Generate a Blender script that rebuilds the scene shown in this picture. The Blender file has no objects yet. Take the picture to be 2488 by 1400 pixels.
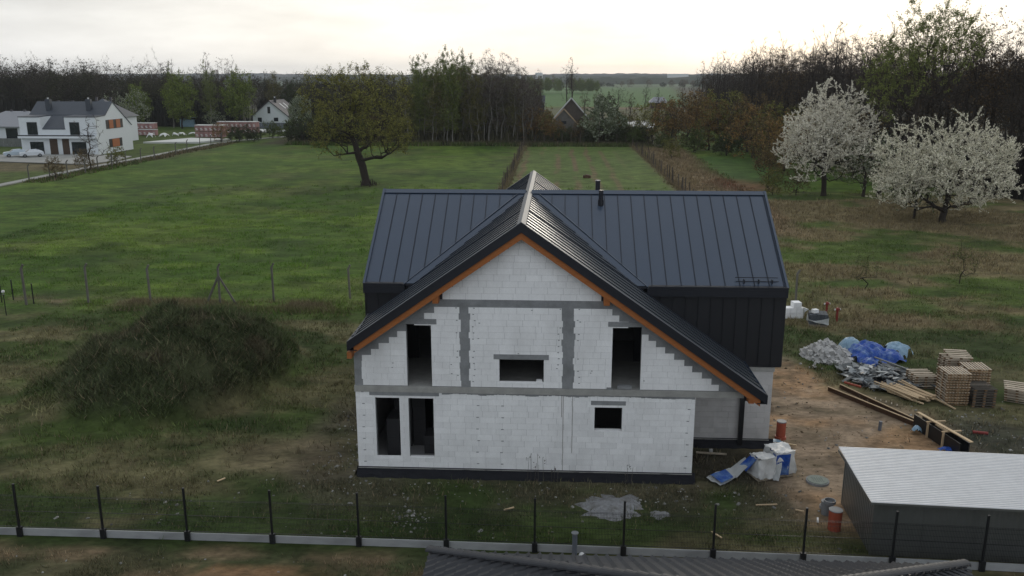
import bpy, math, random
import numpy as np
HAZE = True
from mathutils import Vector, Matrix

R = math.radians
S = bpy.context.scene
COL = S.collection

# ------------------------------------------------------------------ camera
# world axes follow the unfinished house: +x along its gable front, +y away from the camera, z up, metres
FPX = 2100.0 / 2488.0                      # focal length in picture widths
PITCH = math.atan(515 / 2100.0)
YAW = math.atan(104 / 2100.0)
cam_d = bpy.data.cameras.new('camera')
cam_d.sensor_width = 36.0
cam_d.lens = 36.0 * FPX
cam_d.clip_start = 0.1
cam_d.clip_end = 20000
cam = bpy.data.objects.new('camera', cam_d)
cam.location = (0, 0, 15.5)
cam.rotation_euler = (R(90) - PITCH, 0, YAW)
COL.objects.link(cam)
S.camera = cam

# ------------------------------------------------------------------ sky, sun, exposure
SUN_AZ, SUN_EL = R(12), R(11)              # behind the thin cloud, a little right of the view axis
W = bpy.data.worlds.new("World"); S.world = W; W.use_nodes = True
nt = W.node_tree; nt.nodes.clear()
def N(t, **k):
    n = nt.nodes.new(t)
    for a, b in k.items(): setattr(n, a, b)
    return n
out = N('ShaderNodeOutputWorld'); bg = N('ShaderNodeBackground')
sky = N('ShaderNodeTexSky'); sky.sky_type = 'NISHITA'; sky.sun_disc = False
sky.sun_elevation = SUN_EL; sky.sun_rotation = SUN_AZ; sky.air_density = 1.0; sky.dust_density = 2.0
tc = N('ShaderNodeTexCoord')
def vm(op, a, b=None):
    n = N('ShaderNodeVectorMath', operation=op)
    nt.links.new(a, n.inputs[0])
    if b is not None:
        if isinstance(b, tuple): n.inputs[1].default_value = b
        else: nt.links.new(b, n.inputs[1])
    return n
def mt(op, a, b=0.0, c=None, clamp=False):
    n = N('ShaderNodeMath', operation=op); n.use_clamp = clamp
    for i, v in enumerate((a, b, c)):
        if v is None: continue
        if isinstance(v, (int, float)): n.inputs[i].default_value = v
        else: nt.links.new(v, n.inputs[i])
    return n.outputs[0]
sd = (math.sin(SUN_AZ) * math.cos(SUN_EL), math.cos(SUN_AZ) * math.cos(SUN_EL), math.sin(SUN_EL))
dot = vm('DOT_PRODUCT', tc.outputs['Generated'], sd).outputs['Value']
sep = N('ShaderNodeSeparateXYZ'); nt.links.new(tc.outputs['Generated'], sep.inputs[0])
glow = mt('POWER', mt('MAXIMUM', dot, 0.0), 2.2)
# soft stratus: stretched noise
mp = N('ShaderNodeMapping'); mp.inputs['Scale'].default_value = (1.0, 1.0, 4.5)
nt.links.new(tc.outputs['Generated'], mp.inputs[0])
no = N('ShaderNodeTexNoise'); no.inputs['Scale'].default_value = 4.2; no.inputs['Detail'].default_value = 6; no.inputs['Roughness'].default_value = .55
nt.links.new(mp.outputs[0], no.inputs[0])
nz = mt('MULTIPLY_ADD', no.outputs['Fac'], 0.80, 0.60)
away = N('ShaderNodeMixRGB'); away.inputs[1].default_value = (0.67, 0.71, 0.77, 1); away.inputs[2].default_value = (1.20, 1.15, 1.04, 1)
nt.links.new(mt('MULTIPLY', glow, 1.0, None, True), away.inputs[0])
cl = vm('SCALE', away.outputs[0]); nt.links.new(nz, cl.inputs['Scale'])
skv = vm('SCALE', sky.outputs[0]); skv.inputs['Scale'].default_value = 0.10
mix = N('ShaderNodeMixRGB'); mix.inputs[0].default_value = 0.93
nt.links.new(skv.outputs[0], mix.inputs[1]); nt.links.new(cl.outputs[0], mix.inputs[2])
nt.links.new(mix.outputs[0], bg.inputs[0]); bg.inputs[1].default_value = 0.92
nt.links.new(bg.outputs[0], out.inputs[0])

sun_d = bpy.data.lights.new('sun', 'SUN'); sun_d.energy = 0.55; sun_d.angle = R(22); sun_d.color = (1.0, 0.93, 0.82)
sun = bpy.data.objects.new('sun', sun_d); COL.objects.link(sun)
sun.rotation_euler = (-Vector(sd)).to_track_quat('-Z', 'Y').to_euler()

S.view_settings.view_transform = 'Standard'
S.view_settings.look = 'None'
S.view_settings.gamma = 1.0
S.view_settings.use_curve_mapping = False
S.view_settings.exposure = 0.18
S.cycles.max_bounces = 5
S.cycles.diffuse_bounces = 2
S.cycles.glossy_bounces = 2
S.cycles.volume_bounces = 0
S.cycles.use_denoising = True

# ------------------------------------------------------------------ helpers
def tag(o, label=None, cat=None, group=None, kind=None):
    if label: o['label'] = label
    if cat: o['category'] = cat
    if group: o['group'] = group
    if kind: o['kind'] = kind
    return o

def empty(name, loc=(0, 0, 0), rz=0.0, label=None, cat=None, group=None):
    o = bpy.data.objects.new(name, None); COL.objects.link(o)
    o.location = loc; o.rotation_euler = (0, 0, rz); o.empty_display_size = 0.2
    return tag(o, label, cat, group)

def copy_tree(o, parent=None, loc=None, rz=None, scale=None):
    c = o.copy(); COL.objects.link(c); c.parent = parent
    if loc is not None: c.location = loc
    if rz is not None: c.rotation_euler = (0, 0, rz)
    if scale is not None: c.scale = scale if isinstance(scale, tuple) else (scale,) * 3
    for ch in KIDS.get(o.name, []):
        k = copy_tree(ch, c)
        KIDS.setdefault(c.name, []).append(k)
    return c
KIDS = {}

class MB:
    """collects faces for one mesh object"""
    def __init__(s): s.v = []; s.f = []; s.c = []
    def add(s, vs, fs, col=None):
        b = len(s.v); s.v += [tuple(p) for p in vs]; s.f += [tuple(b + i for i in f) for f in fs]
        s.c += [col] * len(vs)
    def box(s, x0, x1, y0, y1, z0, z1, col=None):
        s.add([(x0,y0,z0),(x1,y0,z0),(x1,y1,z0),(x0,y1,z0),(x0,y0,z1),(x1,y0,z1),(x1,y1,z1),(x0,y1,z1)],
              [(0,3,2,1),(4,5,6,7),(0,1,5,4),(1,2,6,5),(2,3,7,6),(3,0,4,7)], col)
    def obox(s, c, a, b, d, col=None):
        c, a, b, d = Vector(c), Vector(a), Vector(b), Vector(d)
        vs = [c + i*a + j*b + k*d for k in (-1, 1) for i, j in ((-1,-1),(1,-1),(1,1),(-1,1))]
        s.add(vs, [(0,3,2,1),(4,5,6,7),(0,1,5,4),(1,2,6,5),(2,3,7,6),(3,0,4,7)], col)
    def beam(s, p, q, w, h, up=(0,0,1), col=None):
        p, q = Vector(p), Vector(q); d = (q - p); L = d.length; d = d / L
        r = d.cross(Vector(up)).normalized(); u = r.cross(d)
        s.obox((p + q) / 2, d * L / 2, r * w / 2, u * h / 2, col)
    def plate(s, pts, n, t, col=None):
        """polygon pts, extruded by -n*t"""
        n = Vector(n).normalized(); k = len(pts)
        top = [Vector(p) for p in pts]; bot = [p - n * t for p in top]
        fs = [tuple(range(k)), tuple(range(2*k-1, k-1, -1))] + [(i, k+i, k+(i+1) % k, (i+1) % k) for i in range(k)]
        s.add(top + bot, fs, col)
    def tube(s, p, q, r0, r1, n=8, caps=True, col=None):
        p, q = Vector(p), Vector(q); d = (q - p).normalized()
        a = d.orthogonal().normalized(); b = d.cross(a)
        vs = []
        for c, r in ((p, r0), (q, r1)):
            for i in range(n):
                t = 2*math.pi*i/n; vs.append(c + a*math.cos(t)*r + b*math.sin(t)*r)
        fs = [(i, (i+1) % n, n+(i+1) % n, n+i) for i in range(n)]
        if caps: fs += [tuple(range(n-1, -1, -1)), tuple(range(n, 2*n))]
        s.add(vs, fs, col)
    def mesh(s, name):
        m = bpy.data.meshes.new(name); m.from_pydata(s.v, [], s.f)
        if any(c is not None for c in s.c):
            a = m.color_attributes.new('Col', 'FLOAT_COLOR', 'POINT')
            arr = np.array([(c if c is not None else (1,1,1)) for c in s.c], dtype=np.float32)
            a.data.foreach_set('color', np.hstack([arr, np.ones((len(arr),1), np.float32)]).ravel())
        m.validate(); m.update(); return m
    def obj(s, name, m, parent=None, world=True, smooth=False, bevel=0):
        me = s.mesh(name)
        if m is not None: me.materials.append(m)
        if smooth: me.polygons.foreach_set('use_smooth', [True]*len(me.polygons))
        return link(name, me, parent, world)

def wloc(o):
    p = Vector((0,0,0))
    while o is not None:
        p += Vector(o.location); o = o.parent
    return p
def link(name, me, parent=None, world=True):
    o = bpy.data.objects.new(name, me); COL.objects.link(o)
    if parent is not None:
        o.parent = parent
        if world: o.location = -wloc(parent)
        KIDS.setdefault(parent.name, []).append(o)
    return o

def np_mesh(name, V, F, C=None, mat=None, smooth=False):
    """V (n,3) float, F (m,k) int with k = 3 or 4, C (n,3) colour"""
    me = bpy.data.meshes.new(name)
    n, (m, k) = len(V), F.shape
    me.vertices.add(n); me.vertices.foreach_set('co', np.ascontiguousarray(V, np.float32).ravel())
    me.loops.add(m*k); me.loops.foreach_set('vertex_index', np.ascontiguousarray(F, np.int32).ravel())
    me.polygons.add(m); me.polygons.foreach_set('loop_start', np.arange(0, m*k, k, dtype=np.int32))
    me.polygons.foreach_set('loop_total', np.full(m, k, np.int32))
    if smooth: me.polygons.foreach_set('use_smooth', np.ones(m, bool))
    if C is not None:
        a = me.color_attributes.new('Col', 'FLOAT_COLOR', 'POINT')
        a.data.foreach_set('color', np.hstack([C, np.ones((n,1))]).astype(np.float32).ravel())
    me.update(calc_edges=True)
    if mat: me.materials.append(mat)
    return me

# ------------------------------------------------------------------ materials
def material(name, col, rough=0.8, metal=0.0, spec=0.3, var=0.0, nscale=8.0, ndet=5, dark=0.0, dscale=1.5,
             bump=0.0, bscale=40.0, rnd=0.0, attr=False, trans=0.0, alpha=1.0, dcol=None, stretch=None, world=False, var2=0.0, n2=5.0):
    """procedural surface: base colour (or the Col attribute), fine variation, larger stains, per-object tint, bump"""
    m = bpy.data.materials.new(name); m.use_nodes = True
    t = m.node_tree; nd, lk = t.nodes, t.links
    p = nd['Principled BSDF']
    p.inputs['Roughness'].default_value = rough; p.inputs['Metallic'].default_value = metal
    p.inputs['Specular IOR Level'].default_value = spec
    co = nd.new('ShaderNodeTexCoord')
    src = co.outputs['Object']
    if world: src = nd.new('ShaderNodeNewGeometry').outputs['Position']
    if stretch:
        mpn = nd.new('ShaderNodeMapping'); mpn.inputs['Scale'].default_value = stretch
        lk.new(src, mpn.inputs[0]); src = mpn.outputs[0]
    if attr:
        a = nd.new('ShaderNodeAttribute'); a.attribute_name = 'Col'; cur = a.outputs['Color']
        if col is not None:
            mm = nd.new('ShaderNodeMixRGB'); mm.blend_type = 'MULTIPLY'; mm.inputs[0].default_value = 1
            lk.new(cur, mm.inputs[1]); mm.inputs[2].default_value = (*col, 1); cur = mm.outputs[0]
    else:
        rgb = nd.new('ShaderNodeRGB'); rgb.outputs[0].default_value = (*col, 1); cur = rgb.outputs[0]
    def scalecol(cur, fac_out):
        v = nd.new('ShaderNodeVectorMath'); v.operation = 'SCALE'
        lk.new(cur, v.inputs[0]); lk.new(fac_out, v.inputs['Scale']); return v.outputs[0]
    def madd(x, a, b):
        n = nd.new('ShaderNodeMath'); n.operation = 'MULTIPLY_ADD'
        lk.new(x, n.inputs[0]); n.inputs[1].default_value = a; n.inputs[2].default_value = b; return n.outputs[0]
    if var > 0:
        n = nd.new('ShaderNodeTexNoise'); n.inputs['Scale'].default_value = nscale; n.inputs['Detail'].default_value = ndet
        n.inputs['Roughness'].default_value = .65
        lk.new(src, n.inputs[0]); cur = scalecol(cur, madd(n.outputs['Fac'], 2*var*1.6, 1 - var*1.6))
    if var2 > 0:
        n = nd.new('ShaderNodeTexNoise'); n.inputs['Scale'].default_value = n2; n.inputs['Detail'].default_value = 7
        n.inputs['Roughness'].default_value = .7
        lk.new(src, n.inputs[0]); cur = scalecol(cur, madd(n.outputs['Fac'], 2*var2*1.6, 1 - var2*1.6))
    if dark > 0:
        n = nd.new('ShaderNodeTexNoise'); n.inputs['Scale'].default_value = dscale; n.inputs['Detail'].default_value = 6
        lk.new(src, n.inputs[0])
        r = nd.new('ShaderNodeMapRange'); r.inputs[1].default_value = .48; r.inputs[2].default_value = .72
        r.inputs[3].default_value = 0; r.inputs[4].default_value = dark
        lk.new(n.outputs['Fac'], r.inputs[0])
        mm = nd.new('ShaderNodeMixRGB'); lk.new(r.outputs[0], mm.inputs[0]); lk.new(cur, mm.inputs[1])
        dc = dcol or tuple(c*.35 for c in (col or (.05,.05,.05))); mm.inputs[2].default_value = (*dc, 1); cur = mm.outputs[0]
    if rnd > 0:
        oi = nd.new('ShaderNodeObjectInfo'); cur = scalecol(cur, madd(oi.outputs['Random'], 2*rnd, 1-rnd))
    lk.new(cur, p.inputs['Base Color'])
    if bump > 0:
        n = nd.new('ShaderNodeTexNoise'); n.inputs['Scale'].default_value = bscale; n.inputs['Detail'].default_value = 6
        lk.new(src, n.inputs[0]); b = nd.new('ShaderNodeBump'); b.inputs['Strength'].default_value = bump
        b.inputs['Distance'].default_value = 0.05
        lk.new(n.outputs['Fac'], b.inputs['Height']); lk.new(b.outputs[0], p.inputs['Normal'])
    if alpha < 1: p.inputs['Alpha'].default_value = alpha
    if trans > 0: p.inputs['Transmission Weight'].default_value = trans
    return m

M = {}
M['aac'] = material('aerated_block', (.83,.84,.84), .9, var=.09, nscale=1.2, rnd=.05, dark=.36, dscale=.8, dcol=(.54,.54,.53), bump=.25, bscale=30, world=True, stretch=(1,1,.55), var2=.07, n2=9)
M['aac_dull'] = material('aerated_block_shaded_side', (.56,.55,.54), .9, var=.08, nscale=3, rnd=.06, bump=.2, world=True, dark=.3, dscale=1)  # darker copy of the block: shade of recess and side walls put into colour
M['concrete'] = material('raw_concrete', (.24,.25,.255), .9, var=.18, nscale=3, dark=.4, dscale=1.2, bump=.4, bscale=18, world=True, var2=.12, n2=14)
M['concrete_pale'] = material('pale_concrete', (.33,.33,.31), .9, var=.18, nscale=3, dark=.45, dscale=1.4, dcol=(.2,.2,.19), bump=.3, bscale=20)
M['screed'] = material('floor_screed', (.3,.3,.3), .9, var=.1)
M['roof'] = material('anthracite_sheet', (.026,.046,.080), .33, metal=0.3, spec=.55, var=.06, nscale=1.3, rnd=.03)
_p = M['roof'].node_tree.nodes['Principled BSDF']; _p.inputs['Coat Weight'].default_value = .4; _p.inputs['Coat Roughness'].default_value = .10
M['roof_dark'] = material('black_sheet', (.012,.014,.02), .42, metal=0.1, spec=.4, var=.1, nscale=2, rnd=.06)
M['roof2'] = material('anthracite_sheet_cross', (.125,.140,.150), .30, metal=.6, spec=.55, var=.05, nscale=1.3, rnd=.04)  # same sheet as the main roof, base lightened to stand for reflected sky
_p = M['roof2'].node_tree.nodes['Principled BSDF']; _p.inputs['Coat Weight'].default_value = .5; _p.inputs['Coat Roughness'].default_value = .22
M['pallet_slat'] = material('pallet_slat', (.50,.43,.34), .85, var=.2, nscale=6, dark=.3, dcol=(.25,.2,.15), rnd=.15)
M['pallet_edge'] = material('pallet_board', (.33,.225,.125), .85, var=.25, nscale=6, rnd=.25)
M['pallet_block'] = material('pallet_wood_block', (.16,.10,.055), .9, var=.25, rnd=.3)
M['seam'] = material('seam_fold', (.010,.016,.028), .5, spec=.3)  # near-black stands for the shade along folds; seam and sheet share one paint
M['cladding'] = material('black_seam_cladding', (.012,.013,.016), .5, spec=.35, var=.1, rnd=.1)
M['ridge'] = material('ridge_sheet', (.075,.085,.10), .55, metal=.2, spec=.4, var=.08)
M['timber_orange'] = material('impregnated_timber', (.30,.105,.03), .7, var=.25, nscale=6, dark=.3, dscale=3, dcol=(.10,.035,.012), rnd=.1, stretch=(1,4,4))
M['timber'] = material('pale_timber', (.50,.38,.24), .8, var=.2, nscale=5, dark=.35, dscale=2.5, dcol=(.16,.11,.07), rnd=.22)
M['timber_grey'] = material('weathered_timber', (.30,.26,.20), .85, var=.2, nscale=5, dark=.4, dcol=(.05,.045,.04), rnd=.25)
M['timber_dark'] = material('wet_timber', (.085,.075,.062), .8, var=.3, dark=.4, rnd=.5)
M['timber_brown'] = material('brown_board', (.075,.042,.026), .8, var=.2, dark=.3, rnd=.1)
M['foil'] = material('black_foil', (.008,.009,.013), .6, spec=.2, var=.2, bump=.5, bscale=6)
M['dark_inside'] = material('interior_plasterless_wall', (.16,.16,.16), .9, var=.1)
M['insulation'] = material('graphite_boards', (.045,.045,.048), .7, var=.1)
M['black_steel'] = material('black_coated_steel', (.012,.013,.015), .4, spec=.4)
M['galv'] = material('galvanised_sheet', (.58,.59,.60), .42, metal=.6, spec=.5, var=.1, nscale=2.5, bump=.05, bscale=2)
M['galv_wall'] = material('galvanised_wall_sheet', (.18,.19,.185), .30, metal=.55, spec=.5, var=.15, nscale=1.2, bump=.05, bscale=1)
M['kerb'] = material('fence_base_concrete', (.31,.32,.325), .85, var=.15, nscale=3, dark=.4, dscale=2, rnd=.05)
M['red_plastic'] = material('orange_pipe_plastic', (.30,.07,.04), .5, var=.1, rnd=.1)
M['red_metal'] = material('red_painted_iron', (.20,.03,.025), .45, var=.1)
M['grey_plastic'] = material('grey_plastic', (.19,.20,.21), .5, var=.1)
M['pipe_grey'] = material('dull_grey_pipe', (.12,.135,.16), .5, var=.1)
M['cover'] = material('cast_cover', (.20,.23,.20), .8, var=.2, nscale=9)
M['white'] = material('white_render', (.66,.70,.72), .9, var=.04)
M['white_shade'] = material('pale_render', (.60,.62,.62), .9, var=.05)
M['far_roof'] = material('slate_blue_roof', (.05,.06,.075), .5, var=.1, nscale=.8)
M['far_roof2'] = material('grey_violet_roof', (.075,.072,.08), .55, var=.1, nscale=.8)
M['far_roof3'] = material('pale_grey_roof', (.22,.23,.25), .5, var=.1)
M['glass'] = material('window_glass', (.012,.018,.022), .12, spec=.6)
M['orange_shutter'] = material('orange_wood_panel', (.34,.11,.035), .6, var=.15)
M['brown_wood'] = material('brown_cladding', (.07,.045,.03), .7, var=.2)
M['block_red'] = material('red_brick_pallet', (.33,.19,.18), .9, var=.15, nscale=2, rnd=.15)
M['foil_white'] = material('white_foil', (.62,.63,.62), .45, var=.08, bump=.6, bscale=5)
M['foil_clear'] = material('milky_foil', (.42,.44,.44), .35, spec=.5, var=.15, nscale=4, bump=.7, bscale=6)
M['tarp'] = material('blue_tarp', (.010,.065,.33), .45, spec=.4, var=.35, nscale=4, dark=.55, dscale=2.6, dcol=(.25,.38,.48), bump=1.0, bscale=6)
M['tarp_light'] = material('light_blue_foil', (.20,.32,.42), .4, spec=.5, var=.35, nscale=3, bump=.6, bscale=5)
M['rubble'] = material('broken_block', (.46,.46,.45), .95, var=.12, nscale=6, rnd=.16, bump=.5, bscale=25)
M['offcut'] = material('sheet_offcut', (.17,.185,.19), .65, var=.15, nscale=4, rnd=.6)
M['paver'] = material('grey_paver', (.075,.085,.095), .85, var=.1, rnd=.1)
M['tile'] = material('anthracite_tile', (.028,.030,.035), .48, spec=.35, var=.12, nscale=3, rnd=.12)
M['gravelly'] = material('cement_spill', (.22,.225,.23), .95, var=.3, nscale=5, dark=.75, dscale=3.2, dcol=(.09,.085,.07), bump=1, bscale=12, world=True, var2=.2, n2=16)
M['car_white'] = material('white_car_paint', (.62,.66,.70), .25, spec=.5)
M['car_blue'] = material('pale_blue_car_paint', (.42,.50,.56), .25, spec=.5)
M['tyre'] = material('tyre_rubber', (.015,.015,.016), .8)
M['lamp_glass'] = material('lamp_glass', (.5,.5,.48), .15)
M['road'] = material('concrete_track', (.29,.29,.27), .9, var=.15, nscale=1, dark=.3, dscale=.3)
M['slab'] = material('foundation_slab', (.55,.56,.54), .9, var=.06, nscale=.5)
M['post_concrete'] = material('old_concrete_post', (.13,.125,.11), .95, var=.25, nscale=4, dark=.4, dscale=3, dcol=(.07,.07,.05), rnd=.12)
M['bark'] = material('bark', (.035,.028,.022), .95, var=.3, nscale=5, rnd=.15)
M['stake'] = material('old_stake', (.085,.07,.055), .9, var=.3, rnd=.3)
M['bark_birch'] = material('birch_bark', (.19,.18,.155), .9, var=.35, nscale=4, rnd=.2)
M['leaf'] = material('foliage', None, .8, attr=True, rnd=.14, spec=.2)
M['blossom'] = material('blossom', None, .8, attr=True, spec=.2)
M['grass'] = material('grass_blades', None, .85, attr=True, spec=.15)

# ------------------------------------------------------------------ ground
def _h(ix, iy, seed):
    n = (ix.astype(np.int64)*374761393 + iy.astype(np.int64)*668265263 + seed*1274126177) & 0x7fffffff
    n = (n ^ (n >> 13))*1103515245 & 0x7fffffff
    return ((n ^ (n >> 16)) & 0xffff)/65535.0
def vn(x, y, s, seed=0):
    x = x/s; y = y/s; ix = np.floor(x); iy = np.floor(y); fx = x-ix; fy = y-iy
    fx = fx*fx*(3-2*fx); fy = fy*fy*(3-2*fy)
    a = _h(ix, iy, seed); b = _h(ix+1, iy, seed); c = _h(ix, iy+1, seed); d = _h(ix+1, iy+1, seed)
    return (a*(1-fx)+b*fx)*(1-fy)+(c*(1-fx)+d*fx)*fy
def fbm(x, y, s, o=4, seed=0):
    t = 0; w = 0
    for i in range(o):
        t = t + vn(x, y, s/2**i, seed+i*17)*.55**i; w += .55**i
    return t/w
def sst(a, b, x):
    t = np.clip((x-a)/(b-a), 0, 1); return t*t*(3-2*t)
def ell(x, y, cx, cy, rx, ry, soft=.3, rot=0.0, seed=5, amp=.5):
    dx, dy = x-cx, y-cy
    if rot: dx, dy = dx*math.cos(rot)+dy*math.sin(rot), -dx*math.sin(rot)+dy*math.cos(rot)
    r = np.sqrt((dx/rx)**2+(dy/ry)**2)+(fbm(x, y, min(rx, ry)*.8, 4, seed)-.5)*amp
    return 1-sst(1-soft, 1+soft, r)
def band(x, a, b, s): return sst(a-s, a+s, x)*(1-sst(b-s, b+s, x))

def forest_x(y):          # front edge of the wood on the right
    return np.interp(y, [60, 100, 118, 140, 170, 230, 320, 500, 900], [66, 64, 56, 50, 47, 46, 48, 60, 80])

def mound(x, y):
    x = x+.7
    def e(cx, cy, rx, ry, h, p):
        r = np.clip(1-((x-cx)/rx)**2-((y-cy)/ry)**2, 0, 1); return h*r**p
    m = np.maximum(e(-19.2, 43.2, 5.8, 7.6, 2.8, .58), e(-22.2, 41.6, 4.2, 5.6, 1.0, .8))
    m = np.maximum(m, e(-16.9, 43.4, 3.7, 6.0, 2.45, .7))
    return m*(1+.95*(fbm(x, y, 2.0, 4, 91)-.5)) + np.where(m > .05, .55*(fbm(x, y, .9, 3, 7)-.5), 0)
def gh(x, y):
    rough = .10*(fbm(x, y, 2.6, 4, 3)-.5)+.05*(fbm(x, y, .8, 3, 9)-.5)
    k = 1-band(x, -9, 10.5, .8)*band(y, 30.2, 50, .8)*.9
    k = k*(1-band(x, 10, 17.6, .4)*band(y, 26, 30.8, .4)*.8)
    far = sst(60, 100, y)*.28*(fbm(x, y, 7, 3, 21)-.5)*(1-sst(400, 700, y))
    right = sst(18, 30, x)*band(y, 46, 120, 8)*.35*(fbm(x, y, 4.5, 3, 33)-.5)
    return (rough*k+far+right+mound(x, y))*(1-band(y, 24.8, 26.9, .3)*.8)-.03

def mixc(c, d, m): m = m[..., None]; return c*(1-m)+np.array(d)*m
def gcol(x, y):
    n1 = fbm(x, y, 14, 4, 1); n2 = fbm(x*.45, y, 2.4, 4, 2); n3 = fbm(x, y, 5, 4, 8); n4 = fbm(x, y, 1.1, 3, 12)
    c = np.ones(x.shape+(3,))*np.array((.051, .094, .0150))
    c = mixc(c, (.096, .142, .025), sst(.40, .68, n1)*.75)
    c = mixc(c, (.112, .160, .030), sst(.50, .75, n2)*.6)
    c = mixc(c, (.024, .042, .012), sst(.55, .75, n3)*.6)
    c = mixc(c, (.085, .085, .035), sst(.58, .8, fbm(x, y, 9, 4, 40))*.5)
    # near zone and the right-hand rough
    near = 1-sst(52, 58.5, y+2*(n3-.5))
    c = mixc(c, (.027, .038, .015), near*.7)
    c = mixc(c, (.155, .128, .074), near*sst(.47, .66, fbm(x*.5, y, 2.6, 4, 14))*.6)
    c = mixc(c, (.055, .070, .026), near*sst(.55, .7, n4)*.4)
    rr = sst(9.5, 15, x)*band(y, 46, 118, 5)
    c = mixc(c, (.042, .058, .020), rr*.55)
    c = mixc(c, (.180, .134, .080), rr*sst(.45, .62, fbm(x*.6, y, 5.5, 4, 15)+.004*(x-20))*.75)
    c = mixc(c, (.060, .105, .022), band(x, 9, 19, 4)*band(y, 58, 84, 6)*.5)
    # tall dry growth along the old post line
    c = mixc(c, (.13, .10, .065), np.exp(-((y-57.0+.02*x)/1.3)**2)*sst(.35, .6, fbm(x, y, 2.5, 3, 55))*(x < 9.5)*.85)
    # fenced plot with furrows, reed strip beside it
    plot = band(x, -7.0, 17.2, .6)*band(y, 112, 203, 2)
    c = mixc(c, (.084, .122, .034), plot*.75)
    c = mixc(c, (.135, .090, .055), plot*sst(.3, .9, np.sin(x*2.1+1.2*vn(x, y, 6, 3)))*sst(.32, .55, fbm(x*1.5, y*.35, 4, 3, 18))*(1-sst(7, 15, x))*.8)
    reed = band(x-.02*(y-150), 17.8, 27, 1.3)*band(y, 88, 196, 5)
    c = mixc(c, (.200, .145, .092), reed*.85)
    c = mixc(c, (.12, .055, .035), ell(x, y, 27.5, 128, 4.5, 9, .4)*.8)
    c = mixc(c, (.045, .088, .022), ell(x, y, 33, 152, 7, 24, .3)*.8)
    for fx_ in (-7.1, 17.6):
        c = mixc(c, (.12, .085, .055), np.exp(-((x-fx_)/.9)**2)*band(y, 100, 203, 3)*.8)
    # edge of the wood at the far end of the meadow
    c = mixc(c, (.050, .040, .028), band(y, 199.5, 330, 2.5)*band(x, -70, 30, 3)*.85)
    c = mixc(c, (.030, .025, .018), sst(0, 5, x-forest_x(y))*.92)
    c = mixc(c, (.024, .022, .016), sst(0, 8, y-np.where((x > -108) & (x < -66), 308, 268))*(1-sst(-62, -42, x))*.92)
    # left: gardens beyond the track
    lg = (1-sst(-79.5, -78, x))*(1-sst(250, 262, y))
    c = mixc(c, (.060, .078, .028), lg*.6)
    c = mixc(c, (.125, .095, .060), lg*ell(x, y, -92, 150, 18, 9, .4)*.8)
    c = mixc(c, (.11, .080, .055), np.exp(-((x+77.4)/1.5)**2)*band(y, 160, 207, 4)*.9)
    # sand yard
    sy = np.maximum(ell(x, y, 13.4, 37.2, 4.6, 6.4, .22, .25, 60), ell(x, y, 11.0, 32.0, 2.6, 4.6, .25, 0, 61))
    sy = np.maximum(sy, ell(x, y, 11.2, 44.0, 2.6, 5.0, .22, 0, 62))
    sandc = mixc(np.ones(x.shape+(3,))*np.array((.26, .198, .138)), (.31, .20, .115), sst(.45, .68, fbm(x*.5, y, 2.0, 4, 70)))
    sandc = mixc(sandc, (.085, .066, .046), sst(.60, .72, fbm(x, y, .7, 3, 72))*.6)
    c = c*(1-sy[..., None])+sandc*sy[..., None]
    # trodden earth round the house
    d = np.maximum(band(x, -10.2, 9.8, 1.3)*band(y, 28.7, 37, 1.2)*.8, ell(x, y, -8.9, 34.5, 2.1, 6.2, .4, 0, 63))
    c = mixc(c, (.082, .070, .050), d*sst(.30, .58, fbm(x, y, 1.6, 4, 30))*.85)
    c = mixc(c, (.040, .036, .028), ell(x, y, 7.2, 33.1, 2.0, 1.9, .3)*.8)
    c = mixc(c, (.045, .048, .045), ell(x, y, 20.2, 35.5, 3.0, 3.2, .5, .4, 66)*.7)
    c = mixc(c, (.13, .105, .065), ell(x, y, -11, 33.2, 2.6, 2.2, .5, .4, 67)*.55)
    # mound
    mm = sst(.0, 1.1, mound(x, y))
    c = mixc(c, (.036, .044, .021), mm*.9)
    c = mixc(c, (.042, .068, .020), mm*sst(.40, .66, fbm(x*.5+y*.4, y, 2.2, 4, 80))*sst(42, 47, y)*.8)
    c = mixc(c, (.065, .050, .034), mm*sst(.58, .72, fbm(x, y, 1.7, 4, 81))*.7)
    # strip in front of the fence
    fr = 1-sst(25.6, 26.0, y)
    c = mixc(c, (.050, .048, .028), fr*.6)
    c = mixc(c, (.150, .105, .066), fr*sst(.50, .66, fbm(x*.6, y, 1.5, 4, 84))*.8)
    c = mixc(c, (.20, .115, .062), ell(x, y, -9.6, 24.2, 2.0, .55, .5, 0, 68, 1.4)*.8)
    for a, b in ((-15.9, 25.3), (-11.1, 25.5), (-6.3, 25.4), (-18.6, 25.0)):
        c = mixc(c, (.19, .135, .085), ell(x, y, a, b, 1.2, .45, .35, 0, 69)*.7)
    # distance
    fy = sst(225, 330, y)*sst(-60, -40, x)*(1-sst(40, 60, x-.12*(y-300)))
    c = mixc(c, (.070, .060, .040), fy*(1-sst(420, 470, y))*.7)
    c = mixc(c, (.045, .115, .028), fy*sst(450, 480, y)*.9)
    c = mixc(c, (.12, .085, .055), fy*band(y, 425, 455, 6)*(x > 10)*.9)
    c = mixc(c, (.050, .085, .050), sst(1100, 1400, y)*.8)
    c = mixc(c, (.085, .12, .06), band(y, 1500, 1650, 30)*.7)
    return c

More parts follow.
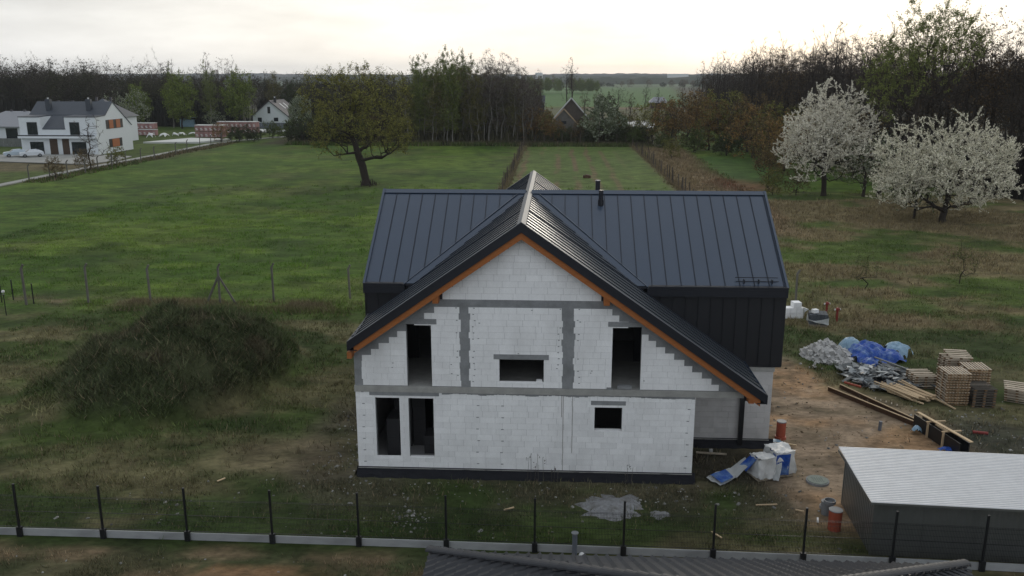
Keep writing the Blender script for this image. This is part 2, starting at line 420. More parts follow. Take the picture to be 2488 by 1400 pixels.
def lines(a, b, lo, hi, st, g):
    v = list(np.arange(a, b, st)); p, s = b, st
    while p < hi: v.append(p); s *= g; p += s
    v.append(hi); q, s = a-st, st
    out = []
    while q > lo: out.append(q); s *= g; q -= s
    out.append(lo)
    return np.array(out[::-1]+v)
xs = lines(-42, 34, -5200, 5200, .42, 1.035)
ys = lines(17, 66, -50, 5600, .42, 1.02)
GX, GY = np.meshgrid(xs, ys)
GZ = gh(GX, GY)
GC = gcol(GX, GY)
nx, ny = len(xs), len(ys)
idx = np.arange(nx*ny).reshape(ny, nx)
F = np.stack([idx[:-1, :-1], idx[:-1, 1:], idx[1:, 1:], idx[1:, :-1]], -1).reshape(-1, 4)
V = np.stack([GX, GY, GZ], -1).reshape(-1, 3)
gm = material('ground_cover', None, .95, attr=True, var=.75, nscale=.55, ndet=10, dark=.5, dscale=.8, dcol=(.022, .032, .010), bump=1.0, bscale=2.5, spec=.1, stretch=(.6, 1, 1), var2=.62, n2=4.5)
ground = link('ground', np_mesh('ground', V, F, GC.reshape(-1, 3), gm, True))
tag(ground, kind='structure')

# grass, weeds and straw: joined blades, tinted by the ground they grow on
rs = np.random.RandomState(4)
def blades(name, x, y, nb, h, w, lean, tint, jit=.35, z0=None, vmul=1.0, straw=0.15, label=None, spread=.15):
    """nb triangular blades round every point"""
    n = len(x)
    col = gcol(x, y)*tint
    X = np.repeat(x, nb)+rs.randn(n*nb)*spread; Y = np.repeat(y, nb)+rs.randn(n*nb)*spread
    Z = gh(X, Y) if z0 is None else z0
    hh = np.repeat(np.broadcast_to(h, (n,)), nb)*rs.uniform(.5, 1.25, n*nb)
    ww = np.repeat(np.broadcast_to(w, (n,)), nb)*rs.uniform(.6, 1.3, n*nb)
    a = rs.uniform(0, 2*np.pi, n*nb); b = rs.uniform(0, 2*np.pi, n*nb); L = hh*lean*rs.uniform(.2, 1, n*nb)
    P0 = np.stack([X-np.cos(a)*ww/2, Y-np.sin(a)*ww/2, Z-.02], -1)
    P1 = np.stack([X+np.cos(a)*ww/2, Y+np.sin(a)*ww/2, Z-.02], -1)
    P2 = np.stack([X+np.cos(b)*L, Y+np.sin(b)*L, Z+hh], -1)
    V = np.stack([P0, P1, P2], 1).reshape(-1, 3)
    C = np.repeat(col*(.55+.95*fbm(x, y, 1.1, 3, 123))[:, None], nb, 0)*rs.uniform(1-jit, 1+jit, (n*nb, 1))
    dry = rs.rand(n*nb) < straw
    C[dry] = np.array((.24, .195, .120))*rs.uniform(.5, 1.1, (dry.sum(), 1))
    C = np.repeat(np.clip(C*vmul, 0, .6), 3, 0)
    F = np.arange(n*nb*3).reshape(-1, 3)
    return V, F, C
def stuff(name, packs, mat, label=None):
    V = []; F = []; C = []; b = 0
    for v, f, c in packs:
        V.append(v); F.append(f+b); C.append(c); b += len(v)
    o = link(name, np_mesh(name, np.vstack(V), np.vstack(F), np.vstack(C), mat))
    return tag(o, kind='stuff')
def scatter(n, x0, x1, y0, y1, dens=None):
    x = rs.uniform(x0, x1, n); y = rs.uniform(y0, y1, n)
    keep = np.ones(n, bool)
    # nothing grows inside the house, the shed or on the sand
    keep &= ~((x > -8.0) & (x < 5.8) & (y > 31.2) & (y < 49)) & ~((x > 5.5) & (x < 9.6) & (y > 34.6) & (y < 46))
    keep &= ~((x > 10.4) & (x < 17.4) & (y > 26.3) & (y < 30.4)) & ~((y > 25.3) & (y < 26.45))
    keep &= ~((x > 18.2) & (x < 23.5) & (y > 40) & (y < 43.2))
    keep &= np.abs((x*math.cos(YAW)+y*math.sin(YAW))) < (y*.63+6)
    sand = np.maximum(ell(x, y, 13.4, 37.2, 4.6, 6.4, .22, .25, 60), ell(x, y, 11.0, 32.0, 2.6, 4.6, .25, 0, 61))
    sand = np.maximum(sand, ell(x, y, 11.2, 44.0, 2.6, 5.0, .22, 0, 62))
    sand = np.maximum(sand, ell(x, y, -9.6, 24.4, 2.3, .9, .3, 0, 68))
    keep &= rs.rand(n) > sand*.985
    if dens is not None: keep &= rs.rand(n) < dens(x, y)
    return x[keep], y[keep]
packs = []
x, y = scatter(16000, -26, 22, 18, 31, lambda x, y: sst(.34, .6, fbm(x, y, 1.6, 4, 30))*.9+.08); packs.append(blades('a', x, y, 7, .13, .030, .9, 1.7, straw=.16))
x, y = scatter(16000, -34, 30, 30, 58, lambda x, y: sst(.30, .6, fbm(x, y, 2.2, 4, 31))*.9+.1); packs.append(blades('a', x, y, 7, .19, .045, .9, 1.65, straw=.16))
x, y = scatter(30000, -55, 48, 56, 105, lambda x, y: sst(.32, .62, fbm(x*.55, y, 2.2, 4, 32))*.9+.06); packs.append(blades('a', x, y, 7, .13, .05, 1.2, 1.75, straw=.04, spread=.28, jit=.2))
x, y = scatter(1500, -55, 45, 56, 125); packs.append(blades('t', x, y, 20, .30, .05, .8, 1.9, straw=.04, spread=.26, jit=.3))
x, y = scatter(1300, -32, 26, 20, 57); packs.append(blades('t', x, y, 20, .26, .03, .8, 1.8, straw=.22, spread=.17, jit=.4))
stuff('grass', packs, M['grass'])
packs = []
md = lambda x, y: (sst(.0, .9, mound(x, y)+.35*(fbm(x, y, 2.5, 3, 77)-.35)*(np.abs(mound(x, y)) < .6)))*sst(.22, .5, fbm(x, y, 1.3, 4, 78))
x, y = scatter(16000, -30, -8, 34, 54, md); packs.append(blades('w', x, y, 7, .26, .05, 1.5, 1.9, straw=.05, jit=.5))
x, y = scatter(2600, -28, -9, 35, 50, md); packs.append(blades('w', x, y, 6, .60, .03, 1.5, 1.8, straw=.12, jit=.5))
x, y = scatter(4200, -30, 9, 55.2, 58.4, lambda x, y: sst(.35, .6, fbm(x, y, 2.5, 3, 55))); packs.append(blades('w', x, y, 6, .32, .05, .7, 1.6, straw=.30))
x, y = scatter(15000, 12, 54, 45, 118, lambda x, y: sst(.48, .66, fbm(x*.6, y, 5.5, 4, 15))); packs.append(blades('w', x, y, 6, .34, .07, .9, 1.6, straw=.35))
x, y = scatter(5200, 16.5, 30, 90, 198, lambda x, y: band(x-.02*(y-150), 17.8, 27, 1.3)); packs.append(blades('w', x, y, 6, .42, .11, .6, 1.5, straw=.35))
for fx_ in (-7.1, 17.7):
    n = 800; x = fx_+rs.randn(n)*.35; y = rs.uniform(104, 202, n); packs.append(blades('w', x, y, 5, .45, .09, .5, 1.5, straw=.5))
x, y = scatter(1100, -79.6, -75.8, 125, 207, None); packs.append(blades('w', x, y, 6, .4, .12, .5, 1.0, straw=.35))
x, y = scatter(5200, -62, 22, 198, 208, None); packs.append(blades('w', x, y, 6, .9, .16, .5, 1.0, straw=.12))
stuff('weeds', packs, M['grass'])

# small stones and block crumbs trodden into the earth
def crumbs(name, pts, mat, s0, s1):
    mb_v = []; F = []; C = []
    base = np.array([(-1,-1,-.5),(1,-1,-.5),(1,1,-.5),(-1,1,-.5),(-.7,-.8,.5),(.8,-.7,.5),(.7,.8,.5),(-.8,.6,.5)])
    q = np.array([(4,5,6,7),(0,1,5,4),(1,2,6,5),(2,3,7,6),(3,0,4,7)])
    V = []; k = 0
    for x, y in pts:
        s = rs.uniform(s0, s1)*rs.choice([1, 1, 1, 1.8]); a = rs.uniform(0, 6.28); ca, sa = math.cos(a), math.sin(a)
        b = base*np.array([rs.uniform(.6, 1.5), rs.uniform(.5, 1), rs.uniform(.4, 1)])*s
        b = np.stack([b[:, 0]*ca-b[:, 1]*sa, b[:, 0]*sa+b[:, 1]*ca, b[:, 2]+b[:, 0]*rs.uniform(-.3, .3)], -1)
        V.append(b+np.array([x, y, float(gh(np.array([x]), np.array([y]))[0])+.3*s])); F.append(q+k); k += 8
        C.append(np.ones((8, 3))*np.array((.33, .33, .31))*rs.uniform(.25, 1.1))
    o = link(name, np_mesh(name, np.vstack(V), np.vstack(F), np.vstack(C), mat)); return tag(o, kind='stuff')
pts = [(rs.normal(-8.6, .55), rs.uniform(31.5, 40)) for _ in range(240)]
pts += [(rs.uniform(-9, 9), rs.normal(30.3, .6)) for _ in range(170)]
pts += [(rs.normal(-5.1, .5), rs.normal(28.3, .5)) for _ in range(70)]
pts += [(rs.uniform(-19, 10), rs.uniform(26.6, 31)) for _ in range(110)]
pts += [(rs.uniform(9.5, 19), rs.uniform(28, 46)) for _ in range(130)]
pts += [(rs.normal(20.3, 1.4), rs.normal(37, 2.0)) for _ in range(150)]
pts += [(rs.uniform(-19, -2), rs.uniform(22, 25.2)) for _ in range(60)]
pts = [p for p in pts if not (-7.9 < p[0] < 5.6 and p[1] > 31.2) and not (5.4 < p[0] < 9.5 and p[1] > 34.7)]
crumbs('rubble_crumbs', pts, material('crumbs', None, .95, attr=True, spec=.1), .014, .042)

def clod_field(n):
    out = []
    while len(out) < n:
        x, y = rs.uniform(8.5, 18), rs.uniform(28, 49)
        sand = max(float(ell(np.array([x]), np.array([y]), 13.4, 37.2, 4.6, 6.4, .22, .25, 60)[0]), float(ell(np.array([x]), np.array([y]), 11.0, 32.0, 2.6, 4.6, .25, 0, 61)[0]), float(ell(np.array([x]), np.array([y]), 11.2, 44.0, 2.6, 5.0, .22, 0, 62)[0]))
        if rs.rand() < sand and not (x < 9.6 and y > 34.6) and not (x > 10.3 and y < 30.4): out.append((x, y))
    return out
crumbs('soil_clods', clod_field(420), material('clods', (.80, .60, .42), .95, attr=True, spec=.05), .014, .038)

# ------------------------------------------------------------------ the unfinished house
rb = random.Random(11)
HX0, HX1, HY = -7.70, 5.50, 31.55        # ground floor front
RX, RZ, SL = -1.20, 10.30, .70           # cross ridge x and height, slope
MY, MZ, MS = 40.0, 10.32, .654           # main ridge y and height, slope
EY0, EY1 = 35.0, 45.0                    # main eaves
XL, XR = -7.92, 9.56                     # main verges
house = empty('unfinished_house', (0, 33, 0), 0, 'unfinished white block house with dark sheet roof and cross gable', 'house')
ROWH = .2454

def cross_z(x): return RZ-SL*abs(x-RX)
def main_z(y): return MZ-MS*abs(y-MY)

def wall_with_holes(mb, x0, x1, z0, z1, y0, y1, holes):
    """rectangular wall cut into boxes round its openings"""
    hs = sorted([h for h in holes if h[1] > x0 and h[0] < x1 and h[3] > z0 and h[2] < z1])
    xsn = sorted({x0, x1, *[max(x0, min(x1, v)) for h in hs for v in h[:2]]})
    for a, b in zip(xsn, xsn[1:]):
        if b-a < 1e-4: continue
        cut = sorted([(h[2], h[3]) for h in hs if h[0] < b-1e-5 and h[1] > a+1e-5])
        z = z0
        for c, d in cut:
            if c > z: mb.box(a, b, y0, y1, z, c)
            z = max(z, d)
        if z < z1: mb.box(a, b, y0, y1, z, z1)

GH = [(-6.93, -5.98, .72, 3.375), (-5.62, -4.64, .76, 3.375), (1.65, 2.71, 2.05, 3.13)]
UH = [(-5.63, -4.67, 3.80, 6.29), (-2.05, -.34, 3.96, 4.93), (2.26, 3.36, 3.80, 6.29)]
yb = HY+.012                                # concrete and mortar plane, blocks stand 2 cm proud
# body: plain walls behind the visible faces
fw = MB(); wall_with_holes(fw, HX0, HX1, .30, 3.52, yb, HY+.25, GH)
front_wall = fw.obj('front_wall', M['concrete'], house)
uw = MB()
# gable wall in narrow columns up to the rafters
n = 60
def wz(x): return cross_z(x)-.60
sx = sorted(set([HX0+(7.95-HX0)*i/n for i in range(n+1)]+[h[i] for h in UH for i in (0, 1)]+[RX]))
for a, b in zip(sx, sx[1:]):
    ta, tb = max(wz(a), 3.772), max(wz(b), 3.772)
    spans = [(3.77, 3.77, ta, tb)]
    for h in UH:
        if h[0] < b-1e-5 and h[1] > a+1e-5: spans = ([(3.77, 3.77, h[2], h[2])] if h[2] > 3.81 else [])+[(h[3], h[3], max(ta, h[3]+.01), max(tb, h[3]+.01))]
    for z0, z1, t0, t1 in spans:
        uw.add([(a, yb, z0), (b, yb, z1), (b, yb, t1), (a, yb, t0), (a, HY+.25, z0), (b, HY+.25, z1), (b, HY+.25, t1), (a, HY+.25, t0)],
               [(0,1,2,3), (5,4,7,6), (3,2,6,7), (0,4,5,1), (0,3,7,4), (1,5,6,2)])
upper_wall = uw.obj('gable_wall', M['concrete'], house)

# blocks: one shared unit cube, scaled
ub = MB()
e = .012
ub.v = []; 
ub.add([(0,0,0),(1,0,0),(1,1,0),(0,1,0),(0,0,1),(1,0,1),(1,1,1),(0,1,1)], [(0,3,2,1),(4,5,6,7),(0,1,5,4),(1,2,6,5),(2,3,7,6),(3,0,4,7)])
block_me = ub.mesh('block'); block_me.materials.append(M['aac'])
shaded_me = block_me.copy(); shaded_me.materials.clear(); shaded_me.materials.append(M['aac_dull'])
BL = []                                       # (x0, x1, z0, z1, y, proud, parent, mesh)
def courses(z0, nrow, lim, holes, y, parent, mesh, off, ragged=(), top=None):
    for r in range(nrow):
        za, zb = z0+r*ROWH, z0+(r+1)*ROWH
        if top is not None: zb = min(zb, top)
        xa, xb = lim(za, zb)
        if xb-xa < .15: continue
        cuts = [(h[0], h[1]) for h in holes if h[2] < (za+zb)/2 < h[3]]
        spans = []; x = xa
        for c, d in sorted(cuts):
            if c > x: spans.append((x, c, False, True))
            x = max(x, d)
        if x < xb: spans.append((x, xb, False, False))
        for a, b, _, _ in spans:
            if b-a < .05: continue
            if any(abs(b-q) < .02 for q in ragged): b += rb.uniform(-.05, .045)
            if any(abs(a-q) < .02 for q in ragged): a += rb.uniform(-.045, .05)
            x = xa-((r*.29+off+rb.uniform(-.05, .05)) % .6)
            while x+.60 <= a+.04: x += .60
            x0 = a
            while x0 < b-.001:
                x1 = min(b, x+.60) if x+.60 > x0+.1 else min(b, x+1.2)
                if b-x1 < .09: x1 = b
                if rb.random() < .10 and x1-x0 > .45: x1 = x0+(x1-x0)*rb.choice((.4, .5, .6))
                BL.append((x0+.003, x1-.003, za+.0025, zb-.0025, y, rb.uniform(0, .005), parent, mesh))
                x = x+.60; 
                if x1 < x: x = x1
                x0 = x1
courses(.33, 13, lambda a, b: (HX0, HX1), GH, HY, front_wall, block_me, 0)
c1, c2 = (-3.56, -3.20), (.37, .80)
def ulim(a, b):
    k = (RZ-.62-.30-b)/SL
    lo = max(HX0+.27+rb.uniform(0, .06), RX-k+rb.uniform(0, .10)); hi = RX+k-rb.uniform(0, .10)
    return lo, min(hi, 7.0)
courses(3.79, 13, ulim, UH+[(c1[0], c1[1], 0, 20), (c2[0], c2[1], 0, 20)], HY, upper_wall, block_me, .17, (c1[0], c1[1], c2[0], c2[1]))
def glim(a, b):
    k = min((RZ-.58-b)/SL+.16, 3.0)
    return RX-k, RX+k
courses(7.28, 10, glim, [], HY, upper_wall, block_me, .3, top=9.75)
# recessed wall under the cladding, right of the porch
rw = MB(); rw.box(HX1-.0, 9.30, 35.07, 35.3, .30, 3.55)
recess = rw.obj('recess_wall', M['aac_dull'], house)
courses(.33, 13, lambda a, b: (HX1+.02, 9.30), [], 35.05, recess, shaded_me, .4)
# triangular gable caps between last course and rafters are plain concrete (the wall itself)
BL.sort(key=lambda q: -(q[1]-q[0])*(q[3]-q[2]))
nb_obj = 0; rest = MB(); rest_d = MB()
for x0, x1, z0, z1, y, pr, par, me in BL:
    # keep inside the sloping gable line: trim the top corner blocks
    if nb_obj < 298 and (x1-x0) > .3:
        o = bpy.data.objects.new('block', me); COL.objects.link(o); o.parent = par
        o.location = (x0, y-pr, z0); o.scale = (x1-x0, .05, z1-z0); nb_obj += 1
    else:
        (rest_d if me is shaded_me else rest).box(x0, x1, y-pr, y+.05-pr, z0, z1)
tag(rest.obj('masonry', M['aac'], house), kind='stuff')
if rest_d.v: tag(rest_d.obj('masonry', M['aac_dull'], house), kind='stuff')

# smeared mortar and dents
b = MB()
for i in range(13):
    for xx in (-7.45, -2.95, 5.2, -2.0):
        if i % 2 == 0:
            x = xx+rb.uniform(-.03, .03); b.box(x, x+.10, HY-.012, HY+.01, .33+i*ROWH+.22, .33+i*ROWH+.245)
for i in range(13):
    for xx in (-3.7, -3.05, .22, .95):
        if rb.random() < .7:
            x = xx+rb.uniform(-.05, .05); z = 3.79+i*ROWH+.2; b.box(x, x+.06, HY-.012, HY+.01, z, z+.03)
for i in range(26):
    x = rb.uniform(-7, 4); z = rb.uniform(3.9, 6.9)
    if z < RZ-1.3-SL*abs(x-RX) and not any(h[0]-.1 < x < h[1]+.1 and h[2] < z < h[3] for h in UH) and not (c1[0]-.1 < x < c1[1]) and not (c2[0]-.1 < x < c2[1]):
        b.box(x, x+.06, HY-.012, HY+.01, z, z+.025)
tag(b.obj('wall_ties', M['concrete'], house), kind='stuff')

# slab band, ring beams, columns, lintels: butt against each other, 5 to 25 mm proud
sb = MB(); sb.box(HX0-.03, 7.95, HY-.035, 35.04, 3.522, 3.768)
sb.box(5.5, 9.34, 35.02, 35.06, 3.40, 3.63)
sb.obj('floor_slab', M['concrete_pale'], house)
dr = MB()                                       # concrete that ran out below the slab
x = -4.3
while x < 5.4:
    w = rb.uniform(.05, .16); d = .02+.07*max(0, vn(np.array([x]), np.array([0.]), .9, 3)[0]-.2)+rb.uniform(0, .03)
    dr.box(x, x+w, HY-.014, HY+.01, 3.515-d, 3.522); x += w
tag(dr.obj('mortar_runs', M['concrete'], house), kind='stuff')
rbm = MB(); rbm.box(-4.95, 2.55, HY+.003, HY+.012, 7.06, 7.275); rbm.obj('ring_beam', M['concrete'], house)
for a, c in (c1, c2):
    q = MB(); q.box(a-.03, c+.03, HY+.005, HY+.012, 3.77, 7.055); q.obj('concrete_column', M['concrete'], house)
q = MB(); q.box(HX0-.004, HX0+.31, HY+.004, HY+.012, 3.77, 5.12); q.obj('concrete_column', M['concrete'], house)
for x0, x1, z0, z1 in ((-7.15, -4.41, 3.378, 3.518), (1.50, 2.84, 3.135, 3.30), (-5.83, -4.45, 6.292, 6.50), (-2.27, -.15, 4.932, 5.13), (2.08, 3.50, 6.292, 6.48)):
    q = MB(); q.box(x0, x1, HY-.02, HY+.24, z0, z1); q.obj('lintel', M['concrete'], house)
for x0, x1, z0 in ((-6.93, -5.98, .72), (-5.62, -4.64, .76), (-2.05, -.34, 3.96), (1.65, 2.71, 2.05)):
    q = MB(); q.box(x0+.002, x1-.002, HY-.012, HY+.24, z0-.03, z0+.012); q.obj('sill', M['aac'], house)
q = MB(); q.box(-.62, -.40, HY-.02, HY+.16, 3.975, 4.09); q.obj('loose_block', M['aac'], house)
q = MB(); q.box(2.5, 3.05, HY+.02, HY+.24, 3.785, 3.90); q.box(2.08, 2.3, HY-.03, HY+.05, 3.77, 3.86); q.obj('loose_block', M['concrete'], house)
q = MB()
for x, z0, z1 in ((.42, .35, 3.5), (.78, 1.1, 3.5), (.36, 2.6, 3.5)): q.box(x, x+.014, HY-.009, HY-.002, z0, z1)
q.obj('hanging_line', M['timber_brown'], house)

# other walls, floors and what stands inside
q = MB()
q.box(HX0, HX0+.24, HY+.25, 45.0, .3, 5.1)
q.box(HX0+.24, 5.5, 44.76, 45.0, .3, 3.5); q.box(5.5, 9.3, 44.76, 45.0, .3, 6.9); q.box(HX0+.24, 5.5, 44.76, 45, 3.77, 6.9)
q.box(9.06, 9.3, 35.3, 44.76, .3, 7.0)
q.box(HX1-.24, HX1, HY+.25, 35.3, .3, 3.52)
q.box(6.9, 7.0, HY+.25, 35.0, 3.77, 3.9)
q.add([(9.3, 35.1, 6.9), (9.3, 44.9, 6.9), (9.3, 40, 10.1), (9.1, 35.1, 6.9), (9.1, 44.9, 6.9), (9.1, 40, 10.1)], [(0,1,2), (4,3,5), (0,2,5,3), (1,4,5,2)])
q.add([(-7.7, 35.1, 6.9), (-7.7, 44.9, 6.9), (-7.7, 40, 10.1), (-7.5, 35.1, 6.9), (-7.5, 44.9, 6.9), (-7.5, 40, 10.1)], [(1,0,2), (3,4,5), (0,3,5,2), (1,2,5,4)])
q.box(HX0, HX0+.24, 35.07, 45, 5.1, 6.95)
q.add([(-7.4, 48.4, .3), (5.2, 48.4, .3), (5.2, 48.4, 5.4), (RX, 48.4, 9.7), (-7.4, 48.4, 5.5), (-7.4, 48.2, .3), (5.2, 48.2, .3), (5.2, 48.2, 5.4), (RX, 48.2, 9.7), (-7.4, 48.2, 5.5)],
      [(0,1,2,3,4), (9,8,7,6,5)])
q.box(-7.4, -7.2, 45, 48.2, .3, 5.4); q.box(5.0, 5.2, 45, 48.2, .3, 5.4)
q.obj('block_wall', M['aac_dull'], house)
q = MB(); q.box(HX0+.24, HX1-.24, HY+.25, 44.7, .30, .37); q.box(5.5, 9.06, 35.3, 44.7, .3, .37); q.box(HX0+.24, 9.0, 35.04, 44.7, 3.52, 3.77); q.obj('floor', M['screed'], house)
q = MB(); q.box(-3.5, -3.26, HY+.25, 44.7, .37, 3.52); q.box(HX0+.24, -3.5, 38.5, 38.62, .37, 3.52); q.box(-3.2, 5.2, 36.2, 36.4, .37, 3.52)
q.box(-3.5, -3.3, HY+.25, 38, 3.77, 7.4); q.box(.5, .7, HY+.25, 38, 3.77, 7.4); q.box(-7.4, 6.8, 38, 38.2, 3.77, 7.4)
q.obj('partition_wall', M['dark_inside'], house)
# foil round the plinth
q = MB()
def foil_strip(mb, x0, x1, y, seed, z=.36, ny=6):
    n = int((x1-x0)/.12); vs = []
    for i in range(n+1):
        x = x0+(x1-x0)*i/n
        for j in range(ny+1):
            t = j/ny; w = float(vn(np.array([x]), np.array([t*2+seed]), .35, seed)[0])-.5
            vs.append((x, y-.02-.24*t**1.3-.05*w*t-.03*t*math.sin(x*9), z*(1-t)-.06*t+.03*w*(1-t)*(t > .01)))
    mb.add(vs, [(a, a+1, a+ny+2, a+ny+1) for i in range(n) for a in range(i*(ny+1), i*(ny+1)+ny)])
foil_strip(q, HX0-.06, HX1+.12, HY, 3)
foil_strip(q, HX1+.05, 9.5, 35.05, 5)
q.add([(HX1+.03, HY-.02, .36), (HX1+.03, 35.0, .36), (HX1+.2, 35.0, -.05), (HX1+.2, HY-.1, -.05)], [(0,3,2,1)])
q.add([(HX0-.02, HY-.02, .36), (HX0-.02, 45, .36), (HX0-.2, 45, -.05), (HX0-.2, HY-.1, -.05)], [(0,1,2,3)])
q.add([(9.32, 35.0, .36), (9.32, 45, .36), (9.55, 45, -.05), (9.55, 34.9, -.05)], [(0,3,2,1)])
q.obj('plinth_foil', M['foil'], house, smooth=False)
q = MB(); q.box(HX0-.01, HX1+.01, HY-.045, HY+.0, .295, .325); q.box(HX1+.03, 9.31, 35.0, 35.048, .295, .325); q.obj('plinth_edge', M['concrete_pale'], house)
q = MB(); q.box(HX0, HX1, HY+.03, 44.9, -.1, .30); q.box(5.5, 9.3, 35.1, 44.9, -.1, .30); q.obj('plinth', M['concrete'], house)

# ---- roof
deck = MB()                                     # boarding under the sheets
def zc(x): return cross_z(x)-.05
def slope_piece(mb, side, y0, y1, x_eave, zoff0, zoff1):
    zr = RZ+zoff0; ze = cross_z(x_eave)+zoff0; t = zoff1-zoff0
    mb.add([(RX, y0, zr), (RX, y1, zr), (x_eave, y1, ze), (x_eave, y0, ze), (RX, y0, zr+t), (RX, y1, zr+t), (x_eave, y1, ze+t), (x_eave, y0, ze+t)],
           [(0,3,2,1) if side < 0 else (0,1,2,3), (4,5,6,7), (4,7,3,0), (5,1,2,6), (7,6,2,3)])
CXL, CXR = -7.80, 8.07
slope_piece(deck, -1, 31.12, 35.05, CXL+.03, -.20, -.03); slope_piece(deck, 1, 31.12, 35.05, CXR-.03, -.20, -.03)
slope_piece(deck, -1, 35.05, 48.85, -6.2, -.20, -.03); slope_piece(deck, 1, 35.05, 48.85, 3.8, -.20, -.03)
slope_piece(deck, -1, 45.05, 48.85, CXL+.03, -.21, -.04); slope_piece(deck, 1, 45.05, 48.85, 5.6, -.21, -.04)
for s in (-1, 1):
    ye = 34.98 if s < 0 else 45.02
    z0, z1 = MZ-.12, main_z(ye)-.12
    deck.add([(XL+.03, MY, z0), (XR-.03, MY, z0), (XR-.03, ye, z1), (XL+.03, ye, z1), (XL+.03, MY, z0+.09), (XR-.03, MY, z0+.09), (XR-.03, ye, z1+.09), (XL+.03, ye, z1+.09)],
             [(0,1,2,3) if s > 0 else (3,2,1,0), (4,5,6,7), (3,2,6,7), (0,3,7,4), (1,5,6,2)])
deck.obj('roof_deck', M['roof_dark'], house)

PW = .6
def seam_panel(P, mat, seam=None, h=.04, w=.026, nrm=(0, 0, 1)):
    mb = MB(); mb.plate(P, nrm, .012)
    if seam:
        a, b = Vector(seam[0]), Vector(seam[1]); nn = Vector(nrm).normalized()
        if (b-a).length > .05:
            d = (b-a).normalized(); r = d.cross(nn).normalized()
            mb.obox((a+b)/2+nn*h/2, (b-a)/2, r*w/2, nn*h/2)
    o = mb.obj('roof_panel', mat, house)
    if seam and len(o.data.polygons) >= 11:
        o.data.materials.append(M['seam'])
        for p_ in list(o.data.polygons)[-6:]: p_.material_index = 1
    return o
# front and back pitch of the main roof
VO = .36                                        # half width of the valley flashing
for s in (-1, 1):
    ye = EY0-.06 if s < 0 else EY1+.06
    nm = Vector((0, s*MS, 1)).normalized()
    def ystart(x):
        d = abs(x-RX)-VO
        if d <= 0: return MY
        yv = MY+s*(d*SL-(RZ-MZ))/MS
        return min(max(yv, ye), MY) if s < 0 else max(min(yv, ye), MY)
    x = XL
    # note: yv above is the distance from the ridge where the cross slope meets the main slope
    while x < XR-.02:
        x1 = min(x+PW, XR)
        def foot(xx):
            d = abs(xx-RX)-VO
            if d <= 0: return MY
            k = d*SL/MS                        # how far down the main slope the valley lies
            return MY+s*min(k, abs(ye-MY))
        fa, fb = foot(x), foot(x1)
        if max(abs(fa-MY), abs(fb-MY)) > .08:
            pts = [(x, MY, MZ)]
            P = [(x, fa), (x1, fb)]
            poly = [(x, MY+s*.05), (x1, MY+s*.05), (x1, fb), (x, fa)]
            if x < RX < x1: x = x1; continue
            kx = None
            lim = abs(ye-MY)*MS/SL+VO
            for sg in (-1, 1):
                q_ = RX+sg*lim
                if x < q_ < x1: kx = q_
            if kx: poly = [(x, MY+s*.05), (x1, MY+s*.05), (x1, fb), (kx, ye), (x, fa)]
            pts = [(px, py, main_z(py)) for px, py in poly]
            if abs(fa-MY) < .06: pts = pts[:-1]
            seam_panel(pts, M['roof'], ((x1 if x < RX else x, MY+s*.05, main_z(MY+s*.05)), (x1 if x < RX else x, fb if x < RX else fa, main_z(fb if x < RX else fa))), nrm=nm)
        x = x1
# both pitches of the cross roof
for s in (-1, 1):
    nm = Vector((s*SL, 0, 1)).normalized()
    xe = CXL if s < 0 else CXR
    y = 31.05
    y_end = 48.9
    while y < y_end-.02:
        y1 = min(y+PW, y_end)
        def foot(yy, lo):
            if yy < EY0+.001 and lo or yy <= EY0-.3: return xe
            if yy > EY1: return xe if s < 0 else 5.6
            k = (MZ-main_z(max(EY0, min(EY1, yy))))
            d = max(0, k/SL-.30)
            d = max(d, .0)
            return RX+s*d
        if y < EY0 < y1:
            y1 = EY0
        if y < EY1 < y1: y1 = EY1+.001
        fa = foot(y+.001 if y >= EY0 else y, y < EY0); fb = foot(y1-.001, y < EY0)
        if y < EY0: fa = fb = xe
        if y >= EY1: fa = fb = xe if s < 0 else 5.6
        if max(abs(fa-RX), abs(fb-RX)) > .15:
            z = lambda x_: cross_z(x_)
            pts = [(RX+s*.08, y, z(RX+.08)), (RX+s*.08, y1, z(RX+.08)), (fb, y1, z(fb)), (fa, y, z(fa))]
            if abs(fb-RX) < .1: pts = [pts[0], pts[2], pts[3]]
            if abs(fa-RX) < .1: pts = [pts[0], pts[1], pts[2]]
            f_s = fa
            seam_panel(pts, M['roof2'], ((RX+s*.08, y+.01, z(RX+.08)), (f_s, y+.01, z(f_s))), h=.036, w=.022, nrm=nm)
            # stiffening bead in the middle of every sheet
        y = y1
# valley flashings
for s in (-1, 1):
    for sy in (-1, 1):
        q = MB()
        d1 = (MZ-main_z(EY0))/SL
        top = (RX+s*.05, MY+sy*.05, MZ-.02); bx = RX+s*d1; by = EY0 if sy < 0 else EY1
        zt = main_z(by)
        q.add([top, (bx, by, zt+.004), (bx+s*VO, by, zt+.006), (RX+s*(VO+.02), MY+sy*.05, MZ-.03)], [(0,1,2,3)])
        q.add([top, (bx, by, zt+.004), (bx-s*.34, by, zt+.34*SL-.004), (RX, MY+sy*.6, RZ-.02)], [(0,1,2,3)])
        # raised fold on the main-roof side
        q.beam((RX+s*(VO+.0), MY+sy*.08, MZ-.01), (bx+s*VO, by, zt+.02), .03, .03)
        q.obj('valley_flashing', M['roof'], house)
